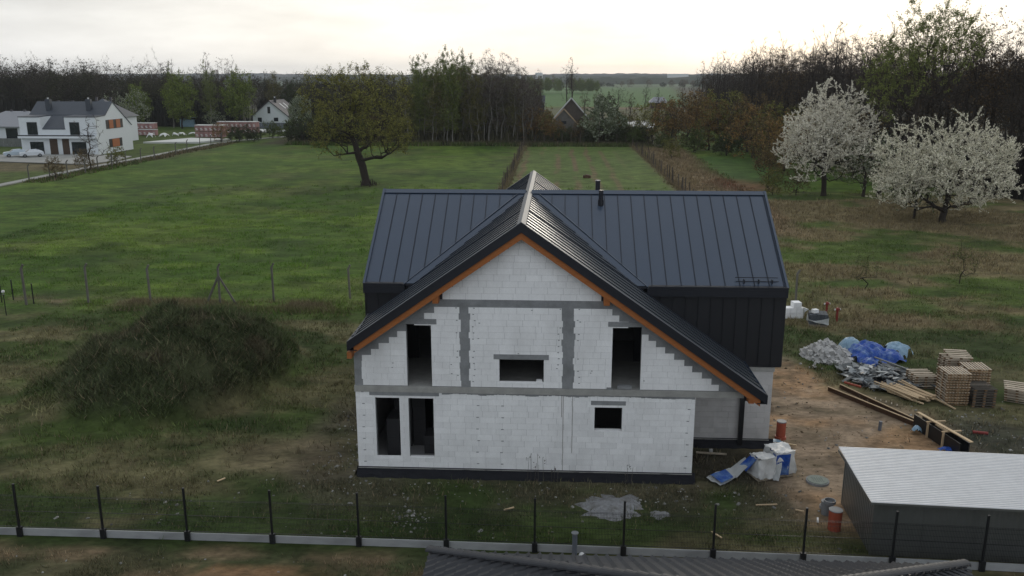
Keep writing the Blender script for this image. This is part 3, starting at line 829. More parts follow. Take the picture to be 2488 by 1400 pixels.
# ridges and verges
q = MB()
for s in (-1, 1):
    a = .16
    q.plate([(RX, 31.03, RZ+.055), (RX+s*a, 31.03, RZ+.055-SL*a), (RX+s*a, 48.92, RZ+.055-SL*a), (RX, 48.92, RZ+.055)], (s*SL, 0, 1), .01)
    for i in range(60):
        y = 31.1+i*.3
        q.box(RX+s*a-.02, RX+s*a+.02, y, y+.14, RZ-.02-SL*a, RZ+.05-SL*a)
q.obj('ridge_cap', M['ridge'], house)
q = MB()
for x0, x1 in ((XL-.02, RX-.14), (RX+.14, XR+.02)):
    for s in (-1, 1):
        q.plate([(x0, MY, MZ+.06), (x1, MY, MZ+.06), (x1, MY+s*.22, MZ+.06-.22*MS), (x0, MY+s*.22, MZ+.06-.22*MS)], (0, s*MS, 1), .012)
q.obj('ridge_cap', M['roof'], house)
for x, sg in ((XL, -1), (XR, 1)):
    for s in (-1, 1):
        ye = EY0-.06 if s < 0 else EY1+.06
        q = MB(); q.beam((x+sg*.03, MY, MZ-.03), (x+sg*.03, ye, main_z(ye)-.03), .10, .24); q.obj('verge_trim', M['roof'], house)
# front verge: black trim board, lighter top edge, orange rafter, gutters
for y, nm_ in ((31.03, 'front'), (48.92, 'back')):
    for s in (-1, 1):
        xe = (CXL if s < 0 else CXR) if y < 40 else (CXL if s < 0 else 5.6)
        L = abs(xe-RX)
        d = 1 if y < 40 else -1
        q = MB()
        q.add([(RX, y, RZ+.03), (xe, y, RZ+.03-SL*L), (xe, y, RZ-.34-SL*L), (RX, y, RZ-.34),
               (RX, y+d*.03, RZ+.03), (xe, y+d*.03, RZ+.03-SL*L), (xe, y+d*.03, RZ-.34-SL*L), (RX, y+d*.03, RZ-.34)],
              [(0,1,2,3), (7,6,5,4), (0,4,5,1), (3,2,6,7), (1,5,6,2)])
        q.obj('verge_board', M['roof_dark'], house)
        q = MB(); nn = Vector((s*SL, 0, 1)).normalized()
        q.plate([(RX, y-d*.02, RZ+.045), (RX, y+d*.16, RZ+.045), (xe, y+d*.16, RZ+.045-SL*L), (xe, y-d*.02, RZ+.045-SL*L)], nn, .012)
        q.obj('verge_cap', M['ridge'], house)
        if y < 40:
            q = MB()
            Lr = L-.22
            q.add([(RX, y+.06, RZ-.20), (RX+s*Lr, y+.06, RZ-.20-SL*Lr), (RX+s*Lr, y+.06, RZ-.61-SL*Lr), (RX, y+.06, RZ-.61),
                   (RX, y+.20, RZ-.20), (RX+s*Lr, y+.20, RZ-.20-SL*Lr), (RX+s*Lr, y+.20, RZ-.61-SL*Lr), (RX, y+.20, RZ-.61)],
                  [(0,1,2,3), (7,6,5,4), (0,4,5,1), (3,2,6,7), (1,5,6,2)])
            q.obj('rafter', M['timber_orange'], house)
# purlin ends
for x0, x1, z0, z1 in ((-4.53, -4.31, 7.22, 7.60), (1.87, 2.09, 7.22, 7.60), (-7.86, -7.68, 5.0, 5.25), (7.42, 7.62, 3.46, 3.70)):
    q = MB(); q.box(x0, x1, 31.12 if z0 > 5.1 or z0 < 4 else 31.12, 32.6, z0, z1); q.obj('purlin', M['timber_orange'], house)
q = MB()
for x0, x1 in ((-4.31, -4.21), (1.79, 1.87)): q.box(x0, x1, HY-.004, HY+.02, 7.285, 7.70)
q.box(7.32, 7.70, HY-.05, HY-.036, 3.42, 3.62)
q.obj('wall_pocket', M['roof_dark'], house)  # dark plates stand in for the unlit gaps at the purlin ends
# eaves of the front wing
for xe, s, y1 in ((CXL, -1, 35.0), (CXR, 1, 35.0)):
    z = cross_z(xe)
    q = MB(); q.box(min(xe, xe+s*.03), max(xe, xe+s*.03), 31.03, y1, z-.34, z+.02)
    q.box(min(xe-s*.35, xe), max(xe-s*.35, xe), 31.06, y1, z-.34, z-.31)
    q.obj('eaves_board', M['roof_dark'], house)
q = MB()
q.beam((CXL+.25, 31.12, cross_z(CXL+.25)+.05), (CXL-.02, 34.9, cross_z(CXL)+.06), .03, .03)
q.beam((CXL+.02, 31.1, cross_z(CXL)+.03), (CXL+.02, 35.0, cross_z(CXL)+.03), .05, .03)
q.obj('eaves_flashing', M['ridge'], house)
q = MB(); q.beam((CXR-.02, 31.1, cross_z(CXR)+.03), (CXR-.02, 35.0, cross_z(CXR)+.03), .05, .03); q.obj('eaves_flashing', M['roof'], house)
# cladding and gutter box of the main front
def clad(x0, x1):
    x = x0
    while x < x1-.02:
        xn = min(x+.52, x1)
        zt = 6.70
        q = MB(); q.box(x+.003, xn-.003, 35.0, 35.05, 3.66, zt); q.box(x-.010, x+.010, 34.965, 35.0, 3.66, zt)
        q.obj('cladding_panel', M['cladding'], house)
        x = xn
clad(3.4, 9.56); clad(XL, -5.7)
q = MB(); q.box(3.4, 9.58, 34.99, 35.3, 3.61, 3.657); q.obj('cladding_trim', M['roof_dark'], house)
def gutter(x0, x1, round_left, round_right):
    q = MB(); r = .16; zt, zb, y0, y1 = 7.09, 6.66, 34.80, 35.08
    prof = []
    def arc(cx, cz, a0, a1, n=5): return [(cx+r*math.cos(a0+(a1-a0)*i/n), cz+r*math.sin(a0+(a1-a0)*i/n)) for i in range(n+1)]
    prof += [(x0, zb)]+[(x1, zb)]
    prof += arc(x1-r, zt-r, 0, math.pi/2) if round_right else [(x1, zt)]
    prof += arc(x0+r, zt-r, math.pi/2, math.pi) if round_left else [(x0, zt)]
    k = len(prof)
    q.add([(a, y0, b) for a, b in prof]+[(a, y1, b) for a, b in prof], [tuple(range(k)), tuple(range(2*k-1, k-1, -1))]+[(i, k+i, k+(i+1) % k, (i+1) % k) for i in range(k)])
    q.box(x0+.02, x1, y0-.02, y0-.002, zt-.13, zt-.115); q.box(x0, x1+.004, y0-.02, y0-.002, zb+.03, zb+.045)
    q.obj('gutter_box', M['roof_dark'], house)
gutter(3.86, 9.60, True, False); gutter(-7.97, -6.22, False, True)
for xa in (9.555, -7.96):
    q = MB(); q.box(xa, xa+.045, 35.0, 45.0, 3.66, 6.8); q.obj('side_cladding', M['cladding'], house)
q = MB()
for z in (7.18, 7.30):
    y = MY-(MZ-z)/MS; 
    q.tube((7.50, y-.1, z+.10), (9.25, y-.1, z+.10), .018, .018, 6)
for x in (7.85, 8.45, 9.0):
    y = MY-(MZ-7.18)/MS; q.box(x, x+.02, y-.10, y+.12, main_z(y)-.0, main_z(y)+.16)
q.obj('snow_guard', M['roof_dark'], house)
def vent(x, y, h, r, capm):
    z = main_z(y)
    q = MB(); q.tube((x, y, z-.1), (x, y, z+.22), r*1.25, r*1.25, 14); q.tube((x, y, z+.22), (x, y, z+h), r, r, 14)
    o = q.obj('vent_pipe', M['roof_dark'], house)
    q = MB(); q.tube((x, y, z+h), (x, y, z+h+.03), r*1.12, r*1.12, 14); 
    p = q.obj('vent_cap', capm, o)
vent(2.10, 39.25, .62, .105, M['roof_dark']); vent(2.00, 40.35, .68, .11, M['grey_plastic'])
q = MB(); q.box(7.98, 8.16, 34.86, 35.03, .1, 3.50); q.obj('downpipe', M['black_steel'], house)

# boards of insulation stored behind the tall openings
sx_ = [(-6.72, -6.22, 32.5, 33.4, .37, 2.0, 'graphite insulation pack leaning in the tall opening, lower of two'),
       (-6.55, -5.85, 33.5, 35.8, .37, 2.75, 'tall graphite insulation stack behind the left tall opening'),
       (-5.80, -5.28, 33.6, 35.7, .37, 2.70, 'graphite insulation stack behind the pier between the tall openings'),
       (-5.22, -4.72, 32.8, 33.7, .37, 1.15, 'low dark insulation pack behind the right tall opening')]
for x0, x1, y0, y1, z0, z1, lb in sx_:
    r_ = empty('insulation_stack', ((x0+x1)/2, (y0+y1)/2, z0), 0, lb, 'insulation', 'insulation packs stored in the house')
    nsh = max(2, int((z1-z0)/.55)); hgt = (z1-z0)/nsh
    for i in range(nsh):
        q = MB(); j = rb.uniform(-.02, .02); q.box(x0+j, x1+j, y0, y1, z0+i*hgt+.004, z0+(i+1)*hgt-.004); q.obj('insulation_pack', M['insulation'], r_)

# ------------------------------------------------------------------ things in the yard
rr = random.Random(23)
def G(x, y): return float(gh(np.array([float(x)]), np.array([float(y)]))[0])

# sheet-metal shed
shed = empty('metal_shed', (13.9, 28.4, 0), 0, 'low windowless galvanised shed with bright ribbed roof in the front corner of the yard', 'shed')
x0, x1, y0, y1 = 10.60, 16.95, 26.5, 30.05
q = MB(); q.box(x0+.02, x1-.02, y0+.02, y1-.02, -.1, 1.95); q.obj('wall', M['galv_wall'], shed)
for (a, b, c, d) in ((x0, y0, x1, y0), (x0, y0, x0, y1), (x1, y0, x1, y1), (x0, y1, x1, y1)):
    q = MB(); L = math.hypot(c-a, d-b); n = int(L/.09); ux, uy = (c-a)/L, (d-b)/L; nx_, ny_ = (uy, -ux)
    if (a, b, c, d) in ((x0, y0, x0, y1), (x0, y1, x1, y1)): nx_, ny_ = -nx_, -ny_
    vs = []
    for i in range(n+1):
        t = L*i/n; o_ = .012 if i % 2 else -.004
        for z in (-.05, 2.0): vs.append((a+ux*t+nx_*o_, b+uy*t+ny_*o_, z))
    q.add(vs, [(2*i, 2*i+2, 2*i+3, 2*i+1) for i in range(n)])
    q.obj('ribbed_wall', M['galv_wall'], shed)
q = MB()
for (a, b) in ((x0, y0), (x1, y0), (x0, y1)):
    q = MB(); q.box(a-.02, a+.05, b-.02, b+.05, -.05, 2.02); q.obj('corner_trim', M['galv_wall'], shed)
for xj in (12.2, 13.8, 15.4):
    q = MB(); q.box(xj, xj+.05, y0-.018, y0-.002, -.05, 2.0); q.obj('joint_strip', M['galv_wall'], shed)
rx0, rx1, ry0, ry1 = 10.36, 17.20, 26.15, 30.30
nrib = 34
for i in range(nrib):
    ya = ry0+(ry1-ry0)*i/nrib; w = (ry1-ry0)/nrib
    z = 2.03+.10*(ya-ry0)/(ry1-ry0)
    q = MB(); p = [(0, 0), (.45, 0), (.58, .028), (.87, .028), (1, 0)]
    vs = [(x, ya+w*u, z+h+.10*w*u/(ry1-ry0)) for x in (rx0, rx1) for u, h in p]
    q.add(vs, [(k, 5+k, 6+k, k+1) for k in range(4)])
    q.obj('roof_strip', M['galv'], shed)
q = MB(); q.box(rx0, rx1, ry0-.01, ry0+.0, 1.97, 2.05); q.box(rx0+.0, rx0+.012, ry0, ry1, 1.96, 2.06); q.box(x0, x1, y0, y1, 1.95, 2.02); q.obj('roof_edge', M['galv_wall'], shed)

shed.location.x += .15; shed.location.y -= .2; shed.rotation_euler.z = -.058

# panel fence along the front
fence = empty('panel_fence', (-2, 26.2, 0), 0, 'low black wire panel fence on pale concrete base slabs across the front', 'fence')
PX = [-21.35, -18.40, -15.43, -12.46, -9.49, -6.50, -3.51, -.53, 2.42, 5.36, 8.27, 11.10, 13.90, 16.8]
def fy_(x): return 26.30-.00055*(x+18)**2 if x < 12 else 26.30-.00055*900-.05*(x-12)
pts = [(x, fy_(x)) for x in PX]
q = MB(); q.box(-.033, .033, -.03, .03, .0, 1.93); q.box(-.038, .038, -.035, .035, 1.93, 1.95)
post_me = q.mesh('fence_post'); post_me.materials.append(M['black_steel'])
q = MB(); q.box(-.09, .09, -.06, .06, -.02, .34); foot_me = q.mesh('post_bracket'); foot_me.materials.append(M['black_steel'])
for (xa, ya), (xb, yb_) in zip(pts, pts[1:]):
    L = math.hypot(xb-xa, yb_-ya); a = math.atan2(yb_-ya, xb-xa); st = -.0 
    if 'slab_me' not in globals():
        q = MB(); q.box(0, 1, -.03, .03, -.02, .23); q.box(0, 1, -.022, .022, .23, .245); slab_me = q.mesh('base_slab'); slab_me.materials.append(M['kerb'])
        q = MB()
        nv = 58
        for i in range(nv+1): q.box(i/nv-.0013, i/nv+.0013, -.003, .003, .28, 1.50)
        for j in range(7): q.box(0, 1, -.003, .003, .30+j*.2-.003, .30+j*.2+.003)
        for z in (.32, .92, 1.46): q.box(0, 1, -.02, -.004, z-.003, z+.003)
        wire_me = q.mesh('wire_panel'); wire_me.materials.append(M['black_steel'])
    for nm_, me in (('base_slab', slab_me), ('wire_panel', wire_me)):
        o = link(nm_, me, fence, False); o.location = (xa+2+.05*math.cos(a), ya-26.2+.05*math.sin(a), rr.uniform(-.012, .012)); o.rotation_euler = (0, 0, a); o.scale = (L-.1, 1, 1)
for x, y in pts:
    o = link('fence_post', post_me, fence, False); o.location = (x+2, y-26.2-.05, 0)
    o = link('post_bracket', foot_me, fence, False); o.location = (x+2, y-26.2-.06, 0)

# old concrete posts beyond the plot
def concrete_post(x, y, h, label, group='old concrete posts along the meadow', bent=1, brace=False, w=.09, yaw=0.0):
    q = MB(); z0 = -.3
    q.box(-w/2, w/2, -w/2, w/2, z0, h-.28)
    q.beam((0, 0, h-.30), (.16*bent, .0, h), w*.95, w*.95, up=(0, 1, 0))
    if brace:
        q.beam((-.03, 0, h*.68), (-1.05, .15, -.1), w, w); q.beam((.03, 0, h*.68), (1.15, .1, -.1), w, w)
    o = q.obj('concrete_post', M['post_concrete']); o.location = (x, y, G(x, y)); o.rotation_euler = (rr.uniform(-.02, .02), rr.uniform(-.03, .03), yaw)
    return tag(o, label, 'post', group)
PS = [(-36.75, 56.6, 2.9, 'bent-topped concrete post at the far end of the row, beside the thin dark posts', False),
      (-32.74, 57.4, 2.85, 'concrete post second from the thin dark posts, behind the left foot of the mound', False),
      (-28.44, 57.8, 2.7, 'concrete post behind the left shoulder of the mound', False),
      (-23.33, 57.5, 2.9, 'braced concrete post with two slanting struts behind the mound top', True),
      (-19.8, 58.4, 2.8, 'concrete post just right of the braced one behind the mound', False),
      (-14.57, 59.4, 2.5, 'concrete post nearest the house on its meadow side, in dry weeds', False),
      (16.81, 59.0, 2.55, 'lone concrete post right behind the black clad corner of the house', False)]
for x, y, h, lb, br in PS: concrete_post(x, y, h, lb, brace=br, w=.12)
for x, y, h, lb in ((-38.5, 57.9, 1.45, 'thin black fence post left of the first concrete post'), (-36.4, 57.8-.9, 1.45, 'thin black fence post right of the first concrete post'), (-38.9, 57.2, 1.3, 'thin black fence post at the very edge of the photo')):
    q = MB(); q.box(-.03, .03, -.03, .03, -.2, h); o = q.obj('fence_post', M['black_steel']); o.location = (x, y, 0); tag(o, lb, 'post', 'thin dark fence posts')
lamp = empty('garden_lamp', (-36.55, 54.0, 0), 0, 'thin dark garden lamp with a small white globe at the left edge', 'lamp')
q = MB(); q.tube((0, 0, -.1), (0, 0, 1.35), .03, .03, 8); q.tube((0, 0, 1.35), (0, 0, 1.40), .08, .08, 10); q.obj('pole', M['black_steel'], lamp, False)
def ball(mb, c, r, n=8, m=12):
    vs = [(c[0]+r*math.sin(math.pi*i/n)*math.cos(2*math.pi*j/m), c[1]+r*math.sin(math.pi*i/n)*math.sin(2*math.pi*j/m), c[2]+r*math.cos(math.pi*i/n)) for i in range(n+1) for j in range(m)]
    mb.add(vs, [(i*m+j, (i+1)*m+j, (i+1)*m+(j+1) % m, i*m+(j+1) % m) for i in range(n) for j in range(m)])
q = MB(); ball(q, (0, 0, 1.58), .11); q.obj('globe', M['foil_white'], lamp, False, True)

# posts along the track on the left
tp = [(-79.77, 127.7), (-79.13, 132.1), (-77.94, 135.1), (-77.35, 139.4), (-76.88, 142.6), (-77.22, 148.0), (-77.95, 154.5), (-77.51, 159.3), (-77.14, 164.3), (-76.93, 173.3), (-77.6, 180.5), (-78.61, 189.7), (-79.4, 198), (-80.2, 207)]
where = ['farthest left of the track posts, by a thin bush', 'second track post from the left, by a thin bush', 'track post left of the bare roadside tree', 'track post at the bare roadside tree', 'track post just right of the bare roadside tree', 'hooked track post below the corner of the white twin house',
         'track post under the lower shuttered window of the white twin house', 'second track post under the side wall of the white twin house', 'track post at the back corner of the white twin house', 'first track post right of the white twin house', 'second track post right of the white twin house',
         'hooked track post in front of the pale foundation slab', 'hooked track post near the end of the foundation slab', 'last track post before the round dark bush']
for i, (x, y) in enumerate(tp):
    concrete_post(x, y, 2.5, where[i], 'hooked concrete posts along the track', bent=1.8, w=.15, yaw=rr.uniform(-.4, .4))
# wooden posts of the two back fences
def stake(x, y, h, grp, lb, w=.07):
    q = MB(); q.beam((0, 0, -.3), (rr.uniform(-.12, .12), rr.uniform(-.1, .1), h), w, w); o = q.obj('fence_post', M['stake']); o.location = (x, y, G(x, y)); tag(o, lb, 'post', grp)
y = 106.0; i = 0
while y < 203:
    stake(-7.15+rr.uniform(-.25, .25), y, rr.uniform(1.1, 2.2), 'wooden stakes between the meadow and the furrowed plot', 'thin wooden stake in the row left of the furrowed plot', .11); y += rr.uniform(2.0, 3.2)
y = 106.0
while y < 203:
    stake(17.55+rr.uniform(-.2, .2), y, rr.uniform(1.1, 2.4), 'wooden stakes between the furrowed plot and the reeds', 'thin wooden stake in the row right of the furrowed plot', .11); y += rr.uniform(2.2, 3.6)
for k in range(15):
    x = -11+k*2.1; stake(x, 203.2+rr.uniform(-.3, .3), rr.uniform(2.2, 3.0), 'tall posts at the far end of the plot', 'tall pale post in the row at the far end of the furrowed plot', .14)

# pipes, covers, barrels
p = empty('riser_pipe', (10.07, 36.0, 0), 0, 'stout orange pipe stub with a grey lid beside the sand at the house corner', 'pipe')
q = MB(); q.tube((0, 0, -.1), (0, 0, .76), .20, .20, 20); q.tube((0, 0, -.1), (0, 0, .09), .25, .24, 20); q.obj('pipe', M['red_plastic'], p, False, False)
q = MB(); q.tube((0, 0, .76), (0, 0, .80), .215, .205, 20); q.obj('lid', M['grey_plastic'], p, False)
b_ = empty('orange_barrel', (9.98, 28.1, 0), 0, 'orange barrel with a concave grey lid standing at the shed corner', 'barrel')
q = MB(); q.tube((0, 0, -.05), (0, 0, .72), .22, .23, 20); q.obj('barrel_body', M['red_plastic'], b_, False)
q = MB(); q.tube((0, 0, .72), (0, 0, .745), .24, .24, 20); q.tube((0, 0, .745), (0, 0, .75), .20, .20, 20); q.obj('lid', M['grey_plastic'], b_, False)
c_ = empty('plastic_fitting', (10.02, 29.2, 0), 0, 'white ribbed plastic bucket-like fitting behind the orange barrel', 'fitting')
for k in range(3):
    q = MB(); n = 18; r0 = .21; vs = []
    for i in range(n):
        t = 2*math.pi*i/n
        for rr_, zz in ((r0, .55+k*.17-.3), (r0, .66+k*.17-.3), (r0-.03, .66+k*.17-.3), (r0-.03, .55+k*.17-.3)): vs.append((rr_*math.cos(t)+k*.03, rr_*math.sin(t)-.12*k+.12, zz-.1))
    q.add(vs, [(4*i+j, 4*((i+1) % n)+j, 4*((i+1) % n)+(j+1) % 4, 4*i+(j+1) % 4) for i in range(n) for j in range(4)]); q.obj('ring', M['grey_plastic'], c_, False)
q = MB(); q.tube((0, 0, -.02), (0, 0, .5), .17, .2, 16); q.obj('fitting_body', M['grey_plastic'], c_, False)
mh = empty('manhole_cover', (10.47, 31.8, 0), 0, 'round pale green manhole cover lying in the sand', 'manhole cover')
q = MB(); q.tube((0, 0, -.05), (0, 0, .06), .44, .44, 32); q.obj('frame', M['concrete'], mh, False)
q = MB(); q.tube((0, 0, .06), (0, 0, .085), .40, .39, 32)
for i in range(-3, 4):
    for j in range(-3, 4):
        if i*i+j*j < 9: q.box(i*.085-.02, i*.085+.02, j*.085-.02, j*.085+.02, .085, .092)
q.obj('cover', M['cover'], mh, False)
q = MB(); q.tube((14.75, 37.1, -.1), (14.77, 37.1, .42), .075, .075, 14); tag(q.obj('standpipe', M['pipe_grey']), 'short grey pipe stub standing in the sand yard', 'pipe')
q = MB(); q.tube((.80, 25.85, -.1), (.80, 25.85, .84), .085, .085, 16); o = q.obj('vent_stub', M['pipe_grey']); tag(o, 'grey vent pipe standing against the fence base above the tiled roof', 'pipe')
q = MB(); q.tube((.80, 25.85, .84), (.80, 25.85, .87), .12, .12, 16); k = q.obj('cap', M['grey_plastic'], o)
q = MB(); q.tube((18.75, 36.9, .08), (19.35, 36.75, .08), .07, .07, 12); tag(q.obj('loose_pipe', M['red_metal']), 'short red pipe lying in the rough grass right of the formwork', 'pipe')
q = MB(); q.tube((14.9, 42.55, .30), (15.55, 42.0, .26), .06, .06, 12); tag(q.obj('loose_pipe', M['red_plastic']), 'short red pipe lying across the two long boards', 'pipe')
for x, y, h, lb in ((18.45, 55.2, .85, 'red water hydrant with a white-capped tee head in dry grass'), (18.3, 56.9, .8, 'fainter red hydrant post behind the other hydrant')):
    hy = empty('water_hydrant', (x, y, G(x, y)), .2, lb, 'hydrant', 'red hydrants')
    q = MB(); q.tube((0, 0, -.1), (0, 0, h), .075, .07, 12); q.tube((0, 0, h), (0, 0, h+.08), .11, .05, 12); q.obj('column', M['red_metal'], hy, False)
    q = MB(); q.tube((-.16, 0, h-.06), (.16, 0, h-.06), .06, .06, 10); q.obj('outlet', M['red_metal'], hy, False)
    for s in (-1, 1):
        q = MB(); q.tube((s*.16, 0, h-.06), (s*.20, 0, h-.06), .065, .065, 10); q.obj('outlet_cap', M['foil_white'], hy, False)

# white bag stack and wrapped paver pallet behind the house
ws = empty('block_stack', (15.85, 56.0, G(15.85, 56)), .1, 'white blocks stacked in torn foil behind the black clad corner of the house', 'block stack')
for k in range(3):
    for i in range(3 if k < 2 else 1):
        q = MB(); x = -.75+i*.44 if k < 2 else -.1; q.box(x, x+.42+(k == 2)*.1, -.3, .3, k*.36, k*.36+.345); q.obj('white_block', M['aac'], ws, False)
q = MB(); q.add([(.55, -.35, 0), (.62, -.38, .45), (.95, -.25, .62), (.9, .1, .6), (.58, .3, .7), (.56, -.32, .72)], [(0,1,5), (1,2,3,4,5)]); q.obj('torn_foil', M['foil_clear'], ws, False)
pv = empty('paver_pallet', (16.95, 54.3, G(16.95, 54.3)), -.18, 'pallet of dark grey pavers half wrapped in milky foil', 'paver pallet')
for i in range(5):
    for j in range(4):
        q = MB(); x = -.55+i*.222; y = -.5+j*.25; q.box(x, x+.208, y, y+.236, .12, .80-(.06 if (i < 2 and j == 0) else 0)); q.obj('paver_column', M['paver'], pv, False)
q = MB(); q.box(-.58, .58, -.53, .53, 0, .12); q.obj('pallet_base', M['timber_grey'], pv, False)
q = MB()
for i in range(12):
    for j in range(6): pass
def drape(mb, pts_top, pts_bot, nu, nv, amp, seed):
    """wrinkled sheet between two polylines"""
    def lerp(P, t):
        k = min(int(t*(len(P)-1)), len(P)-2); f = t*(len(P)-1)-k
        return Vector(P[k])*(1-f)+Vector(P[k+1])*f
    vs = []
    for i in range(nu+1):
        a, b2 = lerp(pts_top, i/nu), lerp(pts_bot, i/nu)
        for j in range(nv+1):
            p_ = a.lerp(b2, j/nv); w = float(fbm(np.array([i*.7+seed*9.]), np.array([j*.6]), 1.6, 3, seed)[0])-.5
            w2 = float(fbm(np.array([i*.7+seed*5.]), np.array([j*.6]), 1.6, 3, seed+3)[0])-.5
            vs.append(p_+Vector((w, w2, w*.8))*amp)
    mb.add(vs, [(i*(nv+1)+j, (i+1)*(nv+1)+j, (i+1)*(nv+1)+j+1, i*(nv+1)+j+1) for i in range(nu) for j in range(nv)])
q = MB(); drape(q, [(-.62, .5, .72), (-.62, -.57, .50), (-.3, -.58, .38), (.2, -.58, .48), (.63, -.56, .62), (.62, .5, .66)], [(-.62, .5, .1), (-.56, -.58, .38), (-.2, -.60, .30), (.3, -.60, .22), (.62, -.58, .14), (.62, .5, .1)], 26, 5, .05, 4)
q.obj('foil_wrap', M['foil_clear'], pv, False, True)
q = MB(); q.box(-.42, -.06, -.12, .16, .81, 1.04); o = q.obj('white_block', M['aac']); o.location = (16.95, 54.3, G(16.95, 54.3)); o.rotation_euler = (0, 0, .4); tag(o, 'single white block lying on top of the paver pallet', 'block')

# heap of broken white blocks
def chunk_mesh(nm_, seed, mat, box=(1, 1, 1), rough=.28):
    r_ = random.Random(seed); mb = MB()
    vs = [(x*box[0]*(1-rough*r_.random()), y*box[1]*(1-rough*r_.random()), z*box[2]*(1-rough*r_.random())) for x, y, z in
          ((-1,-1,-1),(1,-1,-1),(1,1,-1),(-1,1,-1),(-1,-1,1),(1,-1,1),(1,1,1),(-1,1,1))]
    mb.add(vs, [(0,3,2,1),(4,5,6,7),(0,1,5,4),(1,2,6,5),(2,3,7,6),(3,0,4,7)])
    me = mb.mesh(nm_); me.materials.append(mat); return me
chm = [chunk_mesh('block_chunk', s, M['rubble'], b) for s, b in enumerate(((1, .8, .7), (1, .5, .9), (.8, .8, .8), (1.2, .6, .4), (1, .9, .5), (.7, .6, 1)))]
hp = empty('rubble_heap', (15.6, 47.6, 0), 0, 'heap of broken white building blocks at the edge of the sand', 'rubble heap')
for i in range(230):
    a = rr.uniform(0, 6.28); d = rr.random()**.6
    lx, ly = d*math.cos(a)*1.45, d*math.sin(a)*1.35
    if i > 205: lx, ly = rr.uniform(-2.2, 2.0), rr.uniform(-2.2, -.9)
    h = max(0, .95*(1-d**1.3))*(1 if lx < .4 else .8) if i <= 205 else 0
    s = rr.choice((.08, .10, .13, .17, .21)) if i < 205 else rr.uniform(.05, .13)
    o = link('block_chunk', rr.choice(chm), hp, False); o.location = (lx, ly, max(s*.4, h*rr.uniform(.75, 1.0))); o.scale = (s,)*3
    o.rotation_euler = (rr.uniform(-.8, .8), rr.uniform(-.8, .8), rr.uniform(0, 6.28))
q = MB(); vs = []; n = 20
for i in range(n):
    for j in range(5):
        d = j/4; vs.append((d*1.4*math.cos(6.283*i/n), d*1.3*math.sin(6.283*i/n), .72*(1-d**1.3)))
q.add(vs, [(5*i+j, 5*((i+1) % n)+j, 5*((i+1) % n)+j+1, 5*i+j+1) for i in range(n) for j in range(4)]); q.obj('heap_core', M['rubble'], hp, False)

# blue tarpaulin thrown over a second heap
def sheet(name, mat, cx, cy, rx, ry, h, seed, parent=None, nu=34, nv=30, lumps=(), label=None, cat=None, rot=0, sharp=.34):
    vs = []; keep = []
    for i in range(nu+1):
        for j in range(nv+1):
            u, v = (i/nu*2-1), (j/nv*2-1)
            ed = 1+.22*(float(vn(np.array([u*2.2+seed]), np.array([v*2.2]), .8, seed)[0])-.5)*2
            x, y = u*rx*ed, v*ry*ed
            z = 0
            for lx, ly, lr, lh in lumps: z = max(z, lh*max(0, 1-((x-lx)/lr)**2-((y-ly)/(lr*.9))**2)**.6)
            w = float(fbm(np.array([x+seed*7]), np.array([y]), .75, 4, seed)[0])-.5
            fold = abs(float(fbm(np.array([x*.8+y*.6+seed]), np.array([y*.8-x*.5]), .55, 3, seed+9)[0])-.5)
            z = max(.03, z+w*sharp+(.20-fold)*sharp*1.8)
            ca, sa = math.cos(rot), math.sin(rot)
            vs.append((cx+x*ca-y*sa, cy+x*sa+y*ca, z))
    mb = MB(); m_ = nv+1
    fs = []
    for i in range(nu):
        for j in range(nv):
            u, v = ((i+.5)/nu*2-1), ((j+.5)/nv*2-1)
            if u*u+v*v < 1.15+.3*math.sin(5*math.atan2(v, u)+seed): fs.append((i*m_+j, (i+1)*m_+j, (i+1)*m_+j+1, i*m_+j+1))
    mb.add(vs, fs); o = mb.obj(name, mat, parent, True)
    if label: tag(o, label, cat)
    return o
tp_ = empty('blue_tarp', (18.4, 47.9, 0), 0, 'crumpled blue tarpaulin thrown over rubble beside the white heap', 'tarpaulin')
sheet('tarp_sheet', M['tarp'], 18.15, 47.5, 1.55, 1.35, .8, 3, tp_, nu=60, nv=52, lumps=((-.4, .3, 1.2, .75), (.8, -.1, .8, .5), (-.9, -.4, .6, .45)))
sheet('tarp_fold', M['tarp_light'], 17.2, 48.5, .75, .55, .7, 8, tp_, nu=16, nv=14, lumps=((0, 0, .8, .78),), rot=.2)
sheet('tarp_fold', M['tarp_light'], 19.65, 48.15, .75, .7, .8, 12, tp_, nu=18, nv=16, lumps=((0, 0, .85, .72),), rot=-.5)
sheet('tarp_fold', M['tarp'], 17.4, 46.1, .45, .5, .4, 15, tp_, nu=12, nv=12, lumps=((0, 0, .5, .4),))

# heap of sheet offcuts
oh = empty('offcut_heap', (17.3, 44.2, 0), 0, 'flat heap of grey roofing sheet offcuts between tarpaulin and lumber', 'offcut heap')
for i in range(170):
    a = rr.uniform(0, 6.28); d = rr.random()**.55
    lx, ly = d*math.cos(a)*2.0, d*math.sin(a)*2.1
    h = .42*(1-d*.85)*rr.uniform(.3, 1)
    w, l = rr.choice(((.12, .8), (.18, .6), (.34, .55), (.28, .8), (.48, .7), (.10, .9), (.38, .5)))
    q = MB(); q.box(-l/2, l/2, -w/2, w/2, -.008, .008)
    if rr.random() < .4: q.box(-l/2, l/2, w/2-.008, w/2, .008, .07)
    o = q.obj('sheet_offcut', M['offcut'] if rr.random() < .72 else M['foil_clear'] if rr.random() < .5 else M['roof_dark'], oh, False)
    o.location = (lx, ly, .06+h); o.rotation_euler = (rr.uniform(-.45, .45), rr.uniform(-.45, .45), rr.uniform(0, 6.28))
q = MB(); q.tube((17.3, 44.2, 0), (17.3, 44.2, .12), 1.8, 1.3, 16); q.obj('heap_core', M['roof_dark'], oh)
